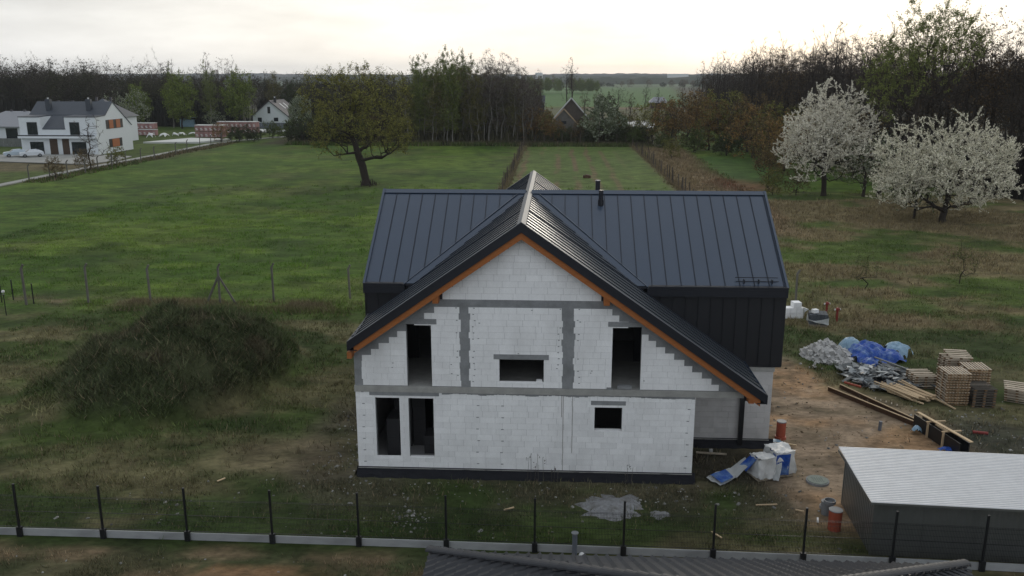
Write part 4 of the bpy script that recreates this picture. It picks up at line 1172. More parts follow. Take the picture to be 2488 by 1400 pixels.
q = MB(); q.beam((17.6, 46.0, .55), (19.5, 43.9, .25), .12, .05); q.beam((18.8, 44.0, .35), (19.6, 42.2, .12), .12, .05); q.obj('long_offcut', M['offcut'], oh)

# loose timber
tl = 0
def timber(p0, p1, w, h, mat, label, group='pale beams in the lumber pile', name='timber_beam'):
    c = (Vector(p0)+Vector(p1))/2
    q = MB(); q.beam(Vector(p0)-c, Vector(p1)-c, w, h); o = q.obj(name, mat); o.location = c
    return tag(o, label, 'timber', group)
for i in range(34):
    t = i/33; lay = i % 3
    L = rr.uniform(1.7, 2.5)
    x = 17.1+1.35*t; yb0 = 40.9+.1*t-rr.uniform(0, .35)+.2*lay*0
    z = .07+lay*.075
    ang = R(117+rr.uniform(-6, 6))
    p0 = (x+rr.uniform(-.1, .1)+.45, yb0, z); p1 = (p0[0]+L*math.cos(ang), p0[1]+L*math.sin(ang), z+rr.uniform(0, .05))
    timber(p0, p1, rr.uniform(.07, .11), .05, M['timber'], 'pale sawn beam in the loose lumber pile before the pallet stacks')
timber((17.9, 42.9, .34), (19.25, 39.75, .04), .09, .05, M['timber'], 'longest pale beam, sticking out of the lumber pile towards the grass', None)
timber((16.9, 42.0, .05), (18.0, 40.35, .05), .08, .05, M['timber'], 'single pale beam lying on the ground just left of the lumber pile', None)
# long boards on edge, formwork
timber((13.96, 42.07, .10), (16.55, 37.55, .10), .04, .22, M['timber_brown'], 'nearer of two long brown boards standing on edge by the sand', 'long boards on edge along the sand', 'long_board')
timber((14.68, 42.47, .10), (16.72, 37.75, .10), .04, .22, M['timber_brown'], 'farther of two long brown boards standing on edge by the sand', 'long boards on edge along the sand', 'long_board')
timber((13.94, 42.08, .225), (16.56, 37.53, .225), .07, .03, M['timber'], 'pale batten on the nearer long board', 'pale battens on the long boards', 'batten')
timber((14.66, 42.48, .225), (16.73, 37.73, .225), .07, .03, M['timber'], 'pale batten on the farther long board', 'pale battens on the long boards', 'batten')
for k in range(5):
    timber((15.9+k*.18, 40.9-k*.22, .03), (16.0+k*.18, 41.15-k*.22, .03), .05, .03, M['timber_grey'], 'short slat of the small slatted piece lying right of the long boards', 'short slats right of the long boards', 'slat')
fm = empty('formwork', (16.7, 35.9, 0), 0, 'black panel formwork with pale timber frames and a long board across it', 'formwork')
a0, a1 = Vector((16.40, 37.5, 0)), Vector((17.0, 34.3, 0)); dd = (a1-a0).normalized(); rt = Vector((dd.y*-1, dd.x, 0)); 
rt = Vector((-dd.y, dd.x, 0))
for off in (0, .42):
    for s0, s1 in ((0, 1.05), (1.07, 2.15), (2.17, 3.25)):
        q = MB(); q.beam(a0+dd*s0+rt*off+Vector((0, 0, .32)), a0+dd*s1+rt*off+Vector((0, 0, .32)), .05, .62); q.obj('form_panel', M['black_steel'], fm)
for s in (1.1, 2.2):
    for off in (-.06, .48):
        q = MB(); c = a0+dd*s+rt*off; q.beam(c+Vector((0, 0, -.05)), c+Vector((0, 0, .70)), .09, .07, up=(1, 0, 0)); q.obj('form_post', M['timber'], fm)
    q = MB(); c = a0+dd*s; q.beam(c-rt*.15+Vector((0, 0, .72)), c+rt*.75+Vector((0, 0, .72)), .07, .045); q.obj('cross_tie', M['timber'], fm)
q = MB(); q.beam(a0+dd*1.3+rt*.2+Vector((0, 0, .66)), a0+dd*2.1+rt*.2+Vector((0, 0, .66)), .14, .04); q.obj('short_board', M['timber'], fm)
timber((16.47, 37.35, .79), (17.35, 34.1, .79), .15, .04, M['timber'], 'long pale board lying across the top of the black formwork', None, 'long_board')
sheet('plastic_scrap', M['tarp_light'], 16.25, 36.75, .22, .2, .2, 21, nu=10, nv=10, lumps=((0, 0, .25, .2),), label='crumpled turquoise plastic beside the formwork', cat='plastic')
sheet('plastic_scrap', M['tarp'], 16.75, 34.9, .32, .2, .2, 22, nu=10, nv=10, lumps=((0, 0, .3, .12),), label='blue plastic under the near end of the formwork behind the shed', cat='plastic')
sheet('plastic_scrap', M['tarp_light'], 9.75, 35.6, .28, .14, .1, 24, nu=10, nv=8, lumps=((0, 0, .25, .06),), label='bit of turquoise foil between house corner and orange pipe', cat='plastic', sharp=.06)

# pallets
def make_pallet(mat, n_top=9, along='y', edge=None, blk=None):
    edge = edge or mat; blk = blk or M['pallet_block']
    root = empty('wooden_pallet', (0, 0, 0))
    def part(nm_, b6, m_=mat):
        key = (nm_, tuple(round(v, 3) for v in (b6[1]-b6[0], b6[3]-b6[2], b6[5]-b6[4])), m_.name)
        if key not in PM:
            q = MB(); q.box(-(b6[1]-b6[0])/2, (b6[1]-b6[0])/2, -(b6[3]-b6[2])/2, (b6[3]-b6[2])/2, -(b6[5]-b6[4])/2, (b6[5]-b6[4])/2)
            me = q.mesh(nm_); me.materials.append(m_); PM[key] = me
        o = link(nm_, PM[key], root, False); o.location = ((b6[0]+b6[1])/2, (b6[2]+b6[3])/2, (b6[4]+b6[5])/2)
    W_, D_ = 1.1, 1.15
    for i in range(n_top):
        if along == 'y': x = -W_/2+.04+(W_-.08)*i/(n_top-1); part('slat', (x-.037, x+.037, -D_/2, D_/2, .112, .132))
        else: y = -D_/2+.05+(D_-.10)*i/(n_top-1); part('slat', (-W_/2, W_/2, y-.05, y+.05, .112, .132))
    for y in (-D_/2+.06, 0, D_/2-.06):
        part('stringer', (-W_/2, W_/2, y-.045, y+.045, .092, .110), edge); part('stringer', (-W_/2, W_/2, y-.045, y+.045, .0, .018), edge)
        for x in (-W_/2+.07, 0, W_/2-.07): part('pallet_block', (x-.06, x+.06, y-.040, y+.040, .02, .090), blk)
    return root
PM = {}
pal_new = make_pallet(M['pallet_slat'], 8, 'y', M['pallet_edge']); pal_grey = make_pallet(M['pallet_slat'], 5, 'x', M['timber_grey']); pal_dark = make_pallet(M['timber_dark'], 6, 'x')
first = {id(pal_new): True, id(pal_grey): True, id(pal_dark): True}
def place_pallet(proto, x, y, z, rz, label, group, tilt=0.0):
    if first[id(proto)]: o = proto; first[id(proto)] = False
    else: o = copy_tree(proto)
    o.location = (x, y, z); o.rotation_euler = (tilt, 0, rz); tag(o, label, 'pallet', group)
ORD = ('first', 'second', 'third', 'fourth', 'fifth', 'sixth', 'seventh')
def stack(proto, x, y, n, rz, where, z0=0.0, top=None):
    for k in range(n):
        lb = ('%s pallet from the ground in %s' % (ORD[k], where) if k < n/2 else '%s pallet from the top of %s' % (ORD[n-1-k], where)) if 0 < k < n-1 else ('bottom pallet of %s' % where if k == 0 else top or 'topmost pallet of %s' % where)
        place_pallet(proto, x+rr.uniform(-.02, .02), y+rr.uniform(-.02, .02), z0+k*.134, rz+rr.uniform(-.02, .02), lb, 'pallets of %s' % where)
stack(pal_new, 19.55, 40.9, 12, .02, 'the tall pale stack nearest the lumber')
stack(pal_new, 21.05, 42.05, 11, -.04, 'the tall pale stack behind the dark pallets')
stack(pal_dark, 20.72, 40.65, 7, .03, 'the low dark wet stack')
stack(pal_grey, 20.65, 43.45, 11, .0, 'the rearmost stack')
place_pallet(pal_grey, 20.75, 43.3, 1.56, -.12, 'grey pallet tilted on top of the rearmost stack', None, .06)
stack(pal_grey, 19.0, 43.2, 5, .05, 'the small low grey stack left of the tall ones')
stack(pal_grey, 22.9, 41.3, 4, -.5, 'the slewed weathered stack at the edge of the photo')
place_pallet(pal_grey, 22.75, 41.2, .62, -.42, 'weathered pallet lying askew on the slewed stack', None, .05)

# wrapped white block pallet with trailing foil
wp = empty('wrapped_block_pallet', (8.8, 32.2, 0), 0, 'two part-used white block packs in torn white and blue foil on the ground', 'block pallet')
def rot2(x, y, a, cx, cy): return cx+x*math.cos(a)-y*math.sin(a), cy+x*math.sin(a)+y*math.cos(a)
def rbox(mb, cx, cy, a, w, d, z0, z1, sh=0):
    c = [rot2(x, y, a, cx, cy) for x, y in ((-w/2, -d/2), (w/2, -d/2), (w/2, d/2), (-w/2, d/2))]
    mb.add([(x, y, z0) for x, y in c]+[(x, y+sh, z1) for x, y in c], [(0,3,2,1),(4,5,6,7),(0,1,5,4),(1,2,6,5),(2,3,7,6),(3,0,4,7)])
for cx, cy, w, d, h, a in ((9.12, 32.55, .75, .8, .95, .28), (8.35, 32.1, .62, .62, .80, .35)):
    for k in range(4):
        for i in range(2):
            q = MB(); x, y = rot2((i-.5)*w/2, 0, a, cx, cy); rbox(q, x, y, a, w/2-.01, d-.02, .08+k*h/4.4, .08+(k+1)*h/4.4-.01); q.obj('white_block', M['aac'], wp)
    q = MB(); rbox(q, cx, cy, a, w+.1, d+.1, 0, .08); q.obj('pallet_base', M['timber_grey'], wp)
def hood(name, mat, cx, cy, a, w, d, z0, z1, seed, f0=0, f1=1, top=True, amp=.20):
    P = [(-w/2, d/2), (-w/2, -d/2), (w/2, -d/2), (w/2, d/2)]
    mb = MB(); tl_ = [(*rot2(x, y, a, cx, cy), z1) for x, y in P]; bl = [(*rot2(x*1.06, y*1.06, a, cx, cy), z0) for x, y in P]
    k0, k1 = int(f0*3), max(int(f0*3)+1, int(round(f1*3)))
    drape(mb, tl_[k0:k1+1], bl[k0:k1+1], 10*(k1-k0), 8, amp, seed)
    if top: drape(mb, [tl_[1], tl_[2]], [tl_[0], tl_[3]], 12, 10, amp*1.3, seed+2)
    return mb.obj(name, mat, wp, True, True)
hood('foil_hood', M['foil_white'], 9.12, 32.55, .28, .86, .92, .12, 1.05, 31)
hood('foil_hood', M['foil_white'], 8.35, 32.1, .35, .72, .72, .10, .92, 35)
def patch(name, mat, pts_top, pts_bot, seed, amp=.06, n=12):
    mb = MB(); drape(mb, pts_top, pts_bot, n, 8, amp, seed); return mb.obj(name, mat, wp, True, True)
patch('blue_foil', M['tarp'], [(8.82, 31.98, .98), (9.45, 32.12, .98)], [(8.74, 31.9, .18), (9.42, 32.08, .12)], 41)
patch('blue_foil', M['tarp'], [(8.75, 32.6, 1.04), (8.82, 31.96, 1.02)], [(8.68, 32.5, .2), (8.72, 31.88, .2)], 42)
patch('blue_foil', M['tarp'], [(7.98, 32.3, .90), (8.1, 31.85, .90)], [(7.45, 32.3, .35), (7.7, 31.9, .3)], 43)
patch('clear_foil', M['foil_clear'], [(8.78, 31.9, .6), (9.1, 31.98, .7)], [(8.72, 31.75, 0.02), (8.95, 31.7, .02)], 44)
patch('trailing_foil', M['foil_clear'], [(7.75, 32.55, .62), (7.2, 32.35, .25), (6.5, 32.1, .12), (6.1, 31.75, .08)], [(7.85, 32.0, .55), (7.35, 31.8, .12), (6.9, 31.45, .06), (6.55, 31.1, .05)], 45, .10, 24)
patch('blue_foil', M['tarp'], [(6.95, 32.15, .27), (6.3, 31.85, .17)], [(7.15, 31.6, .20), (6.62, 31.2, .13)], 46, .05)
q = MB(); q.beam((6.1, 34.2, .04), (7.35, 34.05, .05), .14, .04); tag(q.obj('plank', M['timber_grey']), 'grey plank lying in the porch before the recessed wall', 'plank')
q = MB(); q.box(6.68, 6.82, 34.3, 34.42, 0, .12); tag(q.obj('loose_block', M['rubble']), 'small white block fragment by the plinth foil in the porch', 'block')

# dried cement spill, sticks and scraps
def heap(name, cx, cy, rx, ry, h, seed, lb, cat):
    q = MB(); nu, nv = 40, 12; vs = []
    for i in range(nu):
        t = 6.283*i/nu; e_ = 1+.75*(float(fbm(np.array([math.cos(t)*2+seed]), np.array([math.sin(t)*2]), .7, 4, seed)[0])-.5)*2
        for j in range(nv):
            d = j/(nv-1); x, y = d*rx*e_*math.cos(t), d*ry*e_*math.sin(t)
            w = float(fbm(np.array([x+seed]), np.array([y]), .5, 4, seed)[0])-.5
            vs.append((cx+x, cy+y, G(cx+x, cy+y)+(h*(1-d**2)+w*.12*(1-d))+.03*(1-d)-.01))
    q.add(vs, [(nv*i+j, nv*((i+1) % nu)+j, nv*((i+1) % nu)+j+1, nv*i+j+1) for i in range(nu) for j in range(nv-1)])
    return tag(q.obj(name, M['gravelly'], None, True, True), lb, cat)
heap('cement_spill', 2.32, 29.35, 1.22, .95, .16, 3, 'large dried grey cement heap between the house and the wire fence', 'cement heap')
heap('cement_spill', 3.95, 28.85, .38, .28, .07, 5, 'small pale cement lump right of the large dried heap', 'cement heap')
for x, y, L, a, lb in ((-1.55, 28.9, .42, .5, 'short pale stick lying left of the cement heap'), (5.75, 27.4, .5, -1.0, 'pale stick near the wire fence in front of the porch'), (9.55, 28.6, .34, 1.3, 'short white strip left of the orange barrel'),
                       (8.0, 29.7, .8, .1, 'thin stick before the manhole cover'), (9.1, 29.3, .3, -.5, 'short pale stick before the manhole cover'), (-13.0, 30.7, .35, .9, 'pale stick in the grass left of the house'), (10.35, 35.2, .4, -.5, 'curved pale off-cut at the foot of the orange pipe')):
    q = MB(); q.beam((-L/2, 0, .05), (L/2, 0, .06), .06, .03); o = q.obj('stick', M['foil_white'] if 'white' in lb else M['timber']); o.location = (x, y, G(x, y)+.02); o.rotation_euler = (0, 0, a); tag(o, lb, 'stick', 'sticks scattered round the site')
sheet('plastic_scrap', M['foil_white'], 1.05, 25.7, .14, .12, .2, 29, nu=8, nv=8, lumps=((0, 0, .15, .28),), label='scrap of clear plastic at the foot of the grey vent pipe', cat='plastic', sharp=.1)
# dry seed heads standing in front of the wall
for k, x in enumerate((-.95, -.8, -.66, -.5, -.3, .0, .12, .25, 2.9, 3.0, 3.1)):
    q = MB(); h = rr.uniform(.7, 1.25)*(.7 if k > 4 else 1); y = 31.15+rr.uniform(-.1, .05)
    q.beam((x, y, -.05), (x+rr.uniform(-.08, .08), y, h), .012, .012)
    for j in range(5): 
        a = rr.uniform(0, 6.28); z = h*rr.uniform(.75, 1.02); q.add([(x, y, z), (x+.07*math.cos(a), y+.05*math.sin(a), z+.03), (x+.05*math.cos(a), y, z-.015)], [(0, 1, 2)])
    tag(q.obj('dry_stalk', M['timber_dark']), 'thin dry weed stalk standing against the white front wall', 'weed', 'dry stalks before the front wall')

# ------------------------------------------------------------------ tiled roof in the foreground
tr = empty('tiled_house', (3.8, 14, 0), 0, 'neighbouring bungalow with dark profiled tile hip roof at the bottom edge', 'house')
ex0, ex1, ey, ez, ps = -3.25, 10.86, 20.85, 3.0, .5
by = 4.0; half = (ex1-ex0)/2; cx_ = (ex0+ex1)/2; rz_ = ez+ps*half
q = MB(); q.box(ex0+.5, ex1-.5, by+.5, ey-.5, 0, 3.0); q.obj('wall', M['white_shade'], tr)
q = MB()
q.add([(ex0, ey, ez-.06), (ex1, ey, ez-.06), (cx_, ey-half, rz_-.06), (ex0, by, ez-.06), (ex1, by, ez-.06), (cx_, by+half, rz_-.06)],
      [(1, 0, 2), (0, 3, 5, 2), (4, 1, 2, 5), (3, 4, 5), (0, 1, 4, 3)])
q.box(ex0-.02, ex1+.02, ey, ey+.04, ez-.22, ez-.03); q.box(ex0-.04, ex0, by, ey+.04, ez-.22, ez-.03); q.box(ex1, ex1+.04, by, ey+.04, ez-.22, ez-.03)
q.obj('roof_deck', M['roof_dark'], tr)
q = MB(); q.box(ex0, ex1, ey+.02, ey+.14, ez-.14, ez-.06); q.obj('gutter', M['roof_dark'], tr)
# one tile: an S profile with a thick front lip; local x across, y up the slope
TW, TL = .30, .34
def tile_mesh():
    q = MB(); n = 8; vs = []
    for j, (yy, dz) in enumerate(((0, .030), (TL+.03, .0))):
        for i in range(n+1):
            u = i/n; z = .062*(math.exp(-((u-.14)/.13)**2)) - .006*math.sin(math.pi*u)
            vs.append((u*TW*1.02, yy, z+dz))
    for i in range(n+1): x, y, z = vs[i]; vs.append((x, y, z-.03))
    q.add(vs, [(i, i+1, n+2+i, n+1+i) for i in range(n)]+[(2*n+2+i, 2*n+3+i, i+1, i) for i in range(n)])
    me = q.mesh('tile'); me.materials.append(M['tile']); me.polygons.foreach_set('use_smooth', [True]*n+[False]*n); return me
tm = tile_mesh()
tiles = []
sl = math.atan(ps); cl_, sn_ = math.cos(sl), math.sin(sl)
def tiles_on(origin, ux, up, wid_at, rows, x_lo, x_hi):
    ux, up = Vector(ux), Vector(up); nn = ux.cross(up)
    for r in range(rows):
        s = r*TL
        nx_ = int((x_hi-x_lo)/TW)
        for c in range(nx_):
            x = x_lo+c*TW; m = s*cl_
            if x < m-.05 or x+TW > (x_hi-x_lo)-m+x_lo+.05 and False: continue
            if not wid_at(x, m): continue
            p = Vector(origin)+ux*x+up*s
            tiles.append((p, ux, up, nn))
W_ = ex1-ex0
tiles_on((ex1, ey, ez), (-1, 0, 0), (0, -cl_, sn_), lambda x, m: m < x+.15 and x+.15 < W_-m, 24, 0, W_)
n_front = len(tiles)
tiles_on((ex0, ey, ez), (0, -1, 0), (cl_, 0, sn_), lambda x, m: m < x+.15 and x+.15 < (ey-by)-m, 24, 0, ey-by)
tiles_on((ex1, by, ez), (0, 1, 0), (-cl_, 0, sn_), lambda x, m: m < x+.15 and x+.15 < (ey-by)-m, 24, 0, ey-by)
tiles_on((ex0, by, ez), (1, 0, 0), (0, cl_, sn_), lambda x, m: m < x+.15 and x+.15 < W_-m, 24, 0, W_)
def vis(p):
    d = Vector(p)-Vector((0, 0, 15.5)); f_ = Vector((-math.sin(YAW)*math.cos(PITCH), math.cos(YAW)*math.cos(PITCH), -math.sin(PITCH)))
    r_ = Vector((math.cos(YAW), math.sin(YAW), 0)); u_ = r_.cross(f_); D = d.dot(f_)
    return abs(d.dot(r_)/D) < .62 and d.dot(u_)/D > -.345
seen = [t for t in tiles if vis(t[0])]; other = [t for t in tiles if not vis(t[0])]
seen.sort(key=lambda t: (t[0]-Vector((4, 18, 15.5))).length)
restt = MB()
def put_tile(t, asobj):
    p, ux, up, nn = t
    mt_ = Matrix((ux, up, nn)).transposed().to_4x4(); mt_.translation = p-Vector((3.8, 14, 0))
    if asobj:
        o = link('tile', tm, tr, False); o.matrix_local = mt_
    else:
        restt.add([(mt_ @ v.co)+Vector((3.8, 14, 0)) for v in tm.vertices], [tuple(f.vertices) for f in tm.polygons])
for i, t in enumerate(seen): put_tile(t, i < 298)
for t in other: put_tile(t, False)
tag(restt.obj('roof_tiling', M['tile'], tr), kind='stuff')
# hip caps
def hip(p, q_, n_):
    p, q_ = Vector(p), Vector(q_); d = (q_-p); L = d.length; d.normalize(); k = int(L/n_)
    for i in range(k):
        mb = MB(); c = p+d*(i*n_); r = d.cross(Vector((0, 0, 1))).normalized(); u = r.cross(d)
        vs = []
        for j, (t_, s_) in enumerate(((0, 1.28), (n_*1.04, .86))):
            for a in range(9):
                th = math.pi*a/8; vs.append(c+d*t_+r*math.cos(th)*.12*s_+u*(math.sin(th)*.10*s_+.035))
        vs += [Vector(v)-u*.03 for v in vs[:9]]
        mb.add(vs, [(a, a+1, 10+a, 9+a) for a in range(8)]+[(18+a, 19+a, a+1, a) for a in range(8)])
        mb.obj('hip_tile', M['tile'], tr, True, False)
hip((ex0, ey, ez+.03), (cx_, ey-half, rz_+.03), .33)
hip((ex1, ey, ez+.03), (cx_, ey-half, rz_+.03), .33)
hip((ex0, by, ez+.03), (cx_, by+half, rz_+.03), .33); hip((ex1, by, ez+.03), (cx_, by+half, rz_+.03), .33); hip((cx_, ey-half, rz_+.03), (cx_, by+half, rz_+.03), .33)

# ------------------------------------------------------------------ trees
def skeleton(seed, trunk, pts, alpha=.25, seg=.9, attach=.3, up=.0):
    """grow limbs from a trunk polyline to a cloud of crown points; returns nodes, parents"""
    r_ = np.random.RandomState(seed)
    nodes = [np.array(p, float) for p in trunk]; par = [-1]+list(range(len(trunk)-1)); path = [0.0]
    for i in range(1, len(nodes)): path.append(path[-1]+np.linalg.norm(nodes[i]-nodes[i-1]))
    k0 = int(len(trunk)*attach)
    cap = len(trunk)+len(pts)*6
    A = np.full((cap, 3), 1e6); Pth = np.zeros(cap)
    for i, p in enumerate(nodes): A[i] = p if i >= k0 else 1e6; Pth[i] = path[i]
    n = len(nodes); top = nodes[k0]
    order = np.argsort(np.linalg.norm(pts-top, axis=1)+r_.rand(len(pts))*1.0)
    NP = [p for p in nodes]
    for o in order:
        p = pts[o]
        D = A[:n]-p; d = np.sqrt((D*D).sum(1)); c = d+alpha*Pth[:n]+up*np.maximum(0, D[:, 2])
        j = int(np.argmin(c)); dist = np.linalg.norm(NP[j]-p)
        m = max(1, int(dist/seg)); a = NP[j]; last = j
        side = r_.randn(3)*dist*.07
        for k in range(1, m+1):
            t = k/m; q_ = a*(1-t)+p*t+side*math.sin(math.pi*t)+np.array([0, 0, -.05*dist*math.sin(math.pi*t)])
            if n >= cap: break
            NP.append(q_); par.append(last); A[n] = q_; Pth[n] = Pth[last]+dist/m; last = n; n += 1
    return np.array(NP), np.array(par)

def radii(N_, par, r_tip, r_base, e=2.3):
    n = len(N_); s = np.zeros(n); kids = np.zeros(n, int)
    for i in range(n-1, 0, -1):
        if kids[i] == 0: s[i] = 1.0
        s[par[i]] += s[i]; kids[par[i]] += 1
    r = r_tip*s**(1/e)
    k = r_base/max(r[0], 1e-6)
    r = r*np.where(s > 3, 1+(k-1)*np.clip(np.log(s)/np.log(s[0]), 0, 1)**1.5, 1)
    return r, kids, s

def limb_mesh(name, N_, par, r, mat, flare=1.5):
    V = []; F = []; b = 0
    for i in range(1, len(N_)):
        p, q_ = N_[par[i]], N_[i]; d = q_-p; L = np.linalg.norm(d)
        if L < 1e-4: continue
        d = d/L; k = 3 if r[i] < .05 else (5 if r[i] < .15 else 8)
        a = np.cross(d, (0, 0, 1) if abs(d[2]) < .9 else (1, 0, 0)); a /= np.linalg.norm(a); c = np.cross(d, a)
        t = 2*np.pi*np.arange(k)/k; ring = np.cos(t)[:, None]*a+np.sin(t)[:, None]*c
        r0 = min(r[par[i]], r[i]*1.6)*(flare if par[i] == 0 else 1); r1 = r[i]
        V.append(p-d*r0*.3+ring*r0); V.append(q_+ring*r1)
        for j in range(k): F.append((b+j, b+(j+1) % k, b+k+(j+1) % k, b+k+j))
        b += 2*k
    return np_mesh(name, np.vstack(V), np.array(F), None, mat, True)

def twigs_leaves(name, N_, par, kids, s, seed, mat, ntw=5, tl=.8, tw=.03, nleaf=0, ls=.12, tcol=(.04, .032, .026), lcol=((.06, .07, .015), (.10, .10, .02)),
                 thr=3, spread=.5, upt=.25, leafthr=None, clump=0.0, droop=0.0, jit=.35):
    r_ = np.random.RandomState(seed)
    tips = np.where((s <= thr))[0]; tips = tips[tips > 0]
    P = N_[tips]; D = P-N_[par[tips]]; D /= (np.linalg.norm(D, axis=1)[:, None]+1e-6)
    V = []; C = []
    E0 = []; E1 = []
    if ntw:
        n = len(tips)*ntw
        B = np.repeat(P, ntw, 0)-np.repeat(D, ntw, 0)*r_.rand(n, 1)*.6; d = np.repeat(D, ntw, 0)+r_.randn(n, 3)*spread+np.array([0, 0, upt])
        d /= np.linalg.norm(d, axis=1)[:, None]; L = tl*r_.uniform(.4, 1.3, (n, 1))
        side = np.cross(d, r_.randn(n, 3)); side /= (np.linalg.norm(side, axis=1)[:, None]+1e-6)
        E0 = B; E1 = B+d*L+np.array([0, 0, -droop])*L
        tri = np.stack([B-side*tw/2, B+side*tw/2, E1], 1); V.append(tri.reshape(-1, 3))
        C.append(np.repeat(np.array(tcol)*r_.uniform(.6, 1.5, (n, 1)), 3, 0))
    if nleaf:
        src0, src1 = (E0, E1) if ntw else (P-D*.3, P)
        n = len(src0)*nleaf
        t = r_.rand(n, 1)**.7
        c = np.repeat(src0, nleaf, 0)*(1-t)+np.repeat(src1, nleaf, 0)*t+r_.randn(n, 3)*ls*.8
        if clump > 0:
            g = _h(np.floor(c[:, 0]/clump), np.floor(c[:, 1]/clump)+np.floor(c[:, 2]/clump)*57, seed); c = c[g > .35]; n = len(c)
        a = r_.randn(n, 3); a /= np.linalg.norm(a, axis=1)[:, None]; b = np.cross(a, r_.randn(n, 3)); b /= (np.linalg.norm(b, axis=1)[:, None]+1e-6)
        z = ls*r_.uniform(.5, 1.3, (n, 1))
        tri = np.stack([c-a*z*.6-b*z*.35, c+a*z*.7, c-a*z*.1+b*z*.7], 1); V.append(tri.reshape(-1, 3))
        m = r_.rand(n, 1); col = np.array(lcol[0])*(1-m)+np.array(lcol[1])*m
        C.append(np.repeat(col*r_.uniform(1-jit, 1+jit, (n, 1)), 3, 0))
    V = np.vstack(V); C = np.vstack(C)
    return np_mesh(name, V, np.arange(len(V)).reshape(-1, 3), C, mat)

def crown_pts(seed, n, cx, cy, cz, rx, ry, rz, shell=.5, zmin=None, shape=None):
    r_ = np.random.RandomState(seed); out = []
    while len(out) < n:
        v = r_.randn(3); v /= np.linalg.norm(v); d = r_.rand()**(1/3*(1-shell)+.0001) if r_.rand() < .7 else r_.rand()
        k = 1+.28*math.sin(3*math.atan2(v[1], v[0])+seed)*abs(v[2])+.18*math.sin(5*v[2]+2*math.atan2(v[1], v[0])+seed*2)
        p = np.array([cx+v[0]*rx*d*k, cy+v[1]*ry*d*k, cz+v[2]*rz*d*k])
        if zmin is not None and p[2] < zmin: continue
        out.append(p)
    return np.array(out)

TREES = {}
def tree_proto(key, trunk, pts, r_tip, r_base, alpha=.25, seg=.9, attach=.3, up=.3, e=2.3, bark='bark', seed=1, **kw):
    N_, par = skeleton(seed, trunk, pts, alpha, seg, attach, up)
    r, kids, s = radii(N_, par, r_tip, r_base, e)
    t = limb_mesh('trunk', N_, par, r, M[bark]); mat = kw.pop('mat', M['leaf'])
    c = twigs_leaves('crown', N_, par, kids, s, seed+5, mat, **kw)
    TREES[key] = (t, c); return N_, par, r, kids, s
def put_tree(key, x, y, label, cat='tree', group=None, name='tree', sc=1.0, rz=0.0, sz=None, z=None):
    t, c = TREES[key]
    o = empty(name, (x, y, G(x, y) if z is None else z), rz, label, cat, group); o.scale = (sc, sc, sz or sc)
    link('trunk', t, o, False); link('crown', c, o, False); return o

def trunkline(h, n, lean=(0, 0), wob=.15, seed=0, x0=0, y0=0):
    r_ = np.random.RandomState(seed+77)
    return [(x0+lean[0]*i/n+(r_.randn()*wob if i else 0), y0+lean[1]*i/n+(r_.randn()*wob if i else 0), -.3+h*i/n) for i in range(n+1)]

# the big spreading oak in the meadow
tk = [(0,0,-.3), (-.05,0,.8), (-.25,0,1.8), (-.45,.1,2.8), (-.8,.1,3.8), (-1.1,.1,4.8), (-1.45,.2,6.0), (-1.9,.2,7.2), (-2.1,.1,8.5), (-2.2,0,10)]
pts = np.vstack([crown_pts(3, 760, -1.2, 0, 11.3, 7.4, 6.6, 7.0, .55, 3.6), crown_pts(4, 120, 4.5, 0, 7.4, 3.4, 4, 3.2, .6), crown_pts(5, 90, -6.2, 0, 8.4, 3.2, 3.5, 3.4, .6)])
pts = pts[(pts[:, 2] < 17.2) & (np.abs(pts[:, 0]+.3) < 7.7)]
tree_proto('oak', tk, pts, .022, .58, .16, 1.0, .25, .5, seed=3, ntw=9, tl=1.05, tw=.035, nleaf=7, ls=.145, tcol=(.045, .036, .022),
           lcol=((.135, .128, .030), (.205, .205, .048)), thr=3, spread=.75, upt=.25, clump=.5)
oak = put_tree('oak', -27.8, 126.3, 'big spreading oak with new olive leaves standing alone in the meadow', name='oak_tree')
q = MB(); 
for i in range(26):
    a = rr.uniform(0, 6.28); d = rr.uniform(.3, 1.7); q.beam((d*math.cos(a)+.5, d*math.sin(a)-.4, -.2), (d*math.cos(a)+rr.uniform(-.5, .5)+.4, d*math.sin(a)-.4, rr.uniform(.2, .9)), .10, .10)
o = q.obj('root_shoots', M['bark'], oak, False)

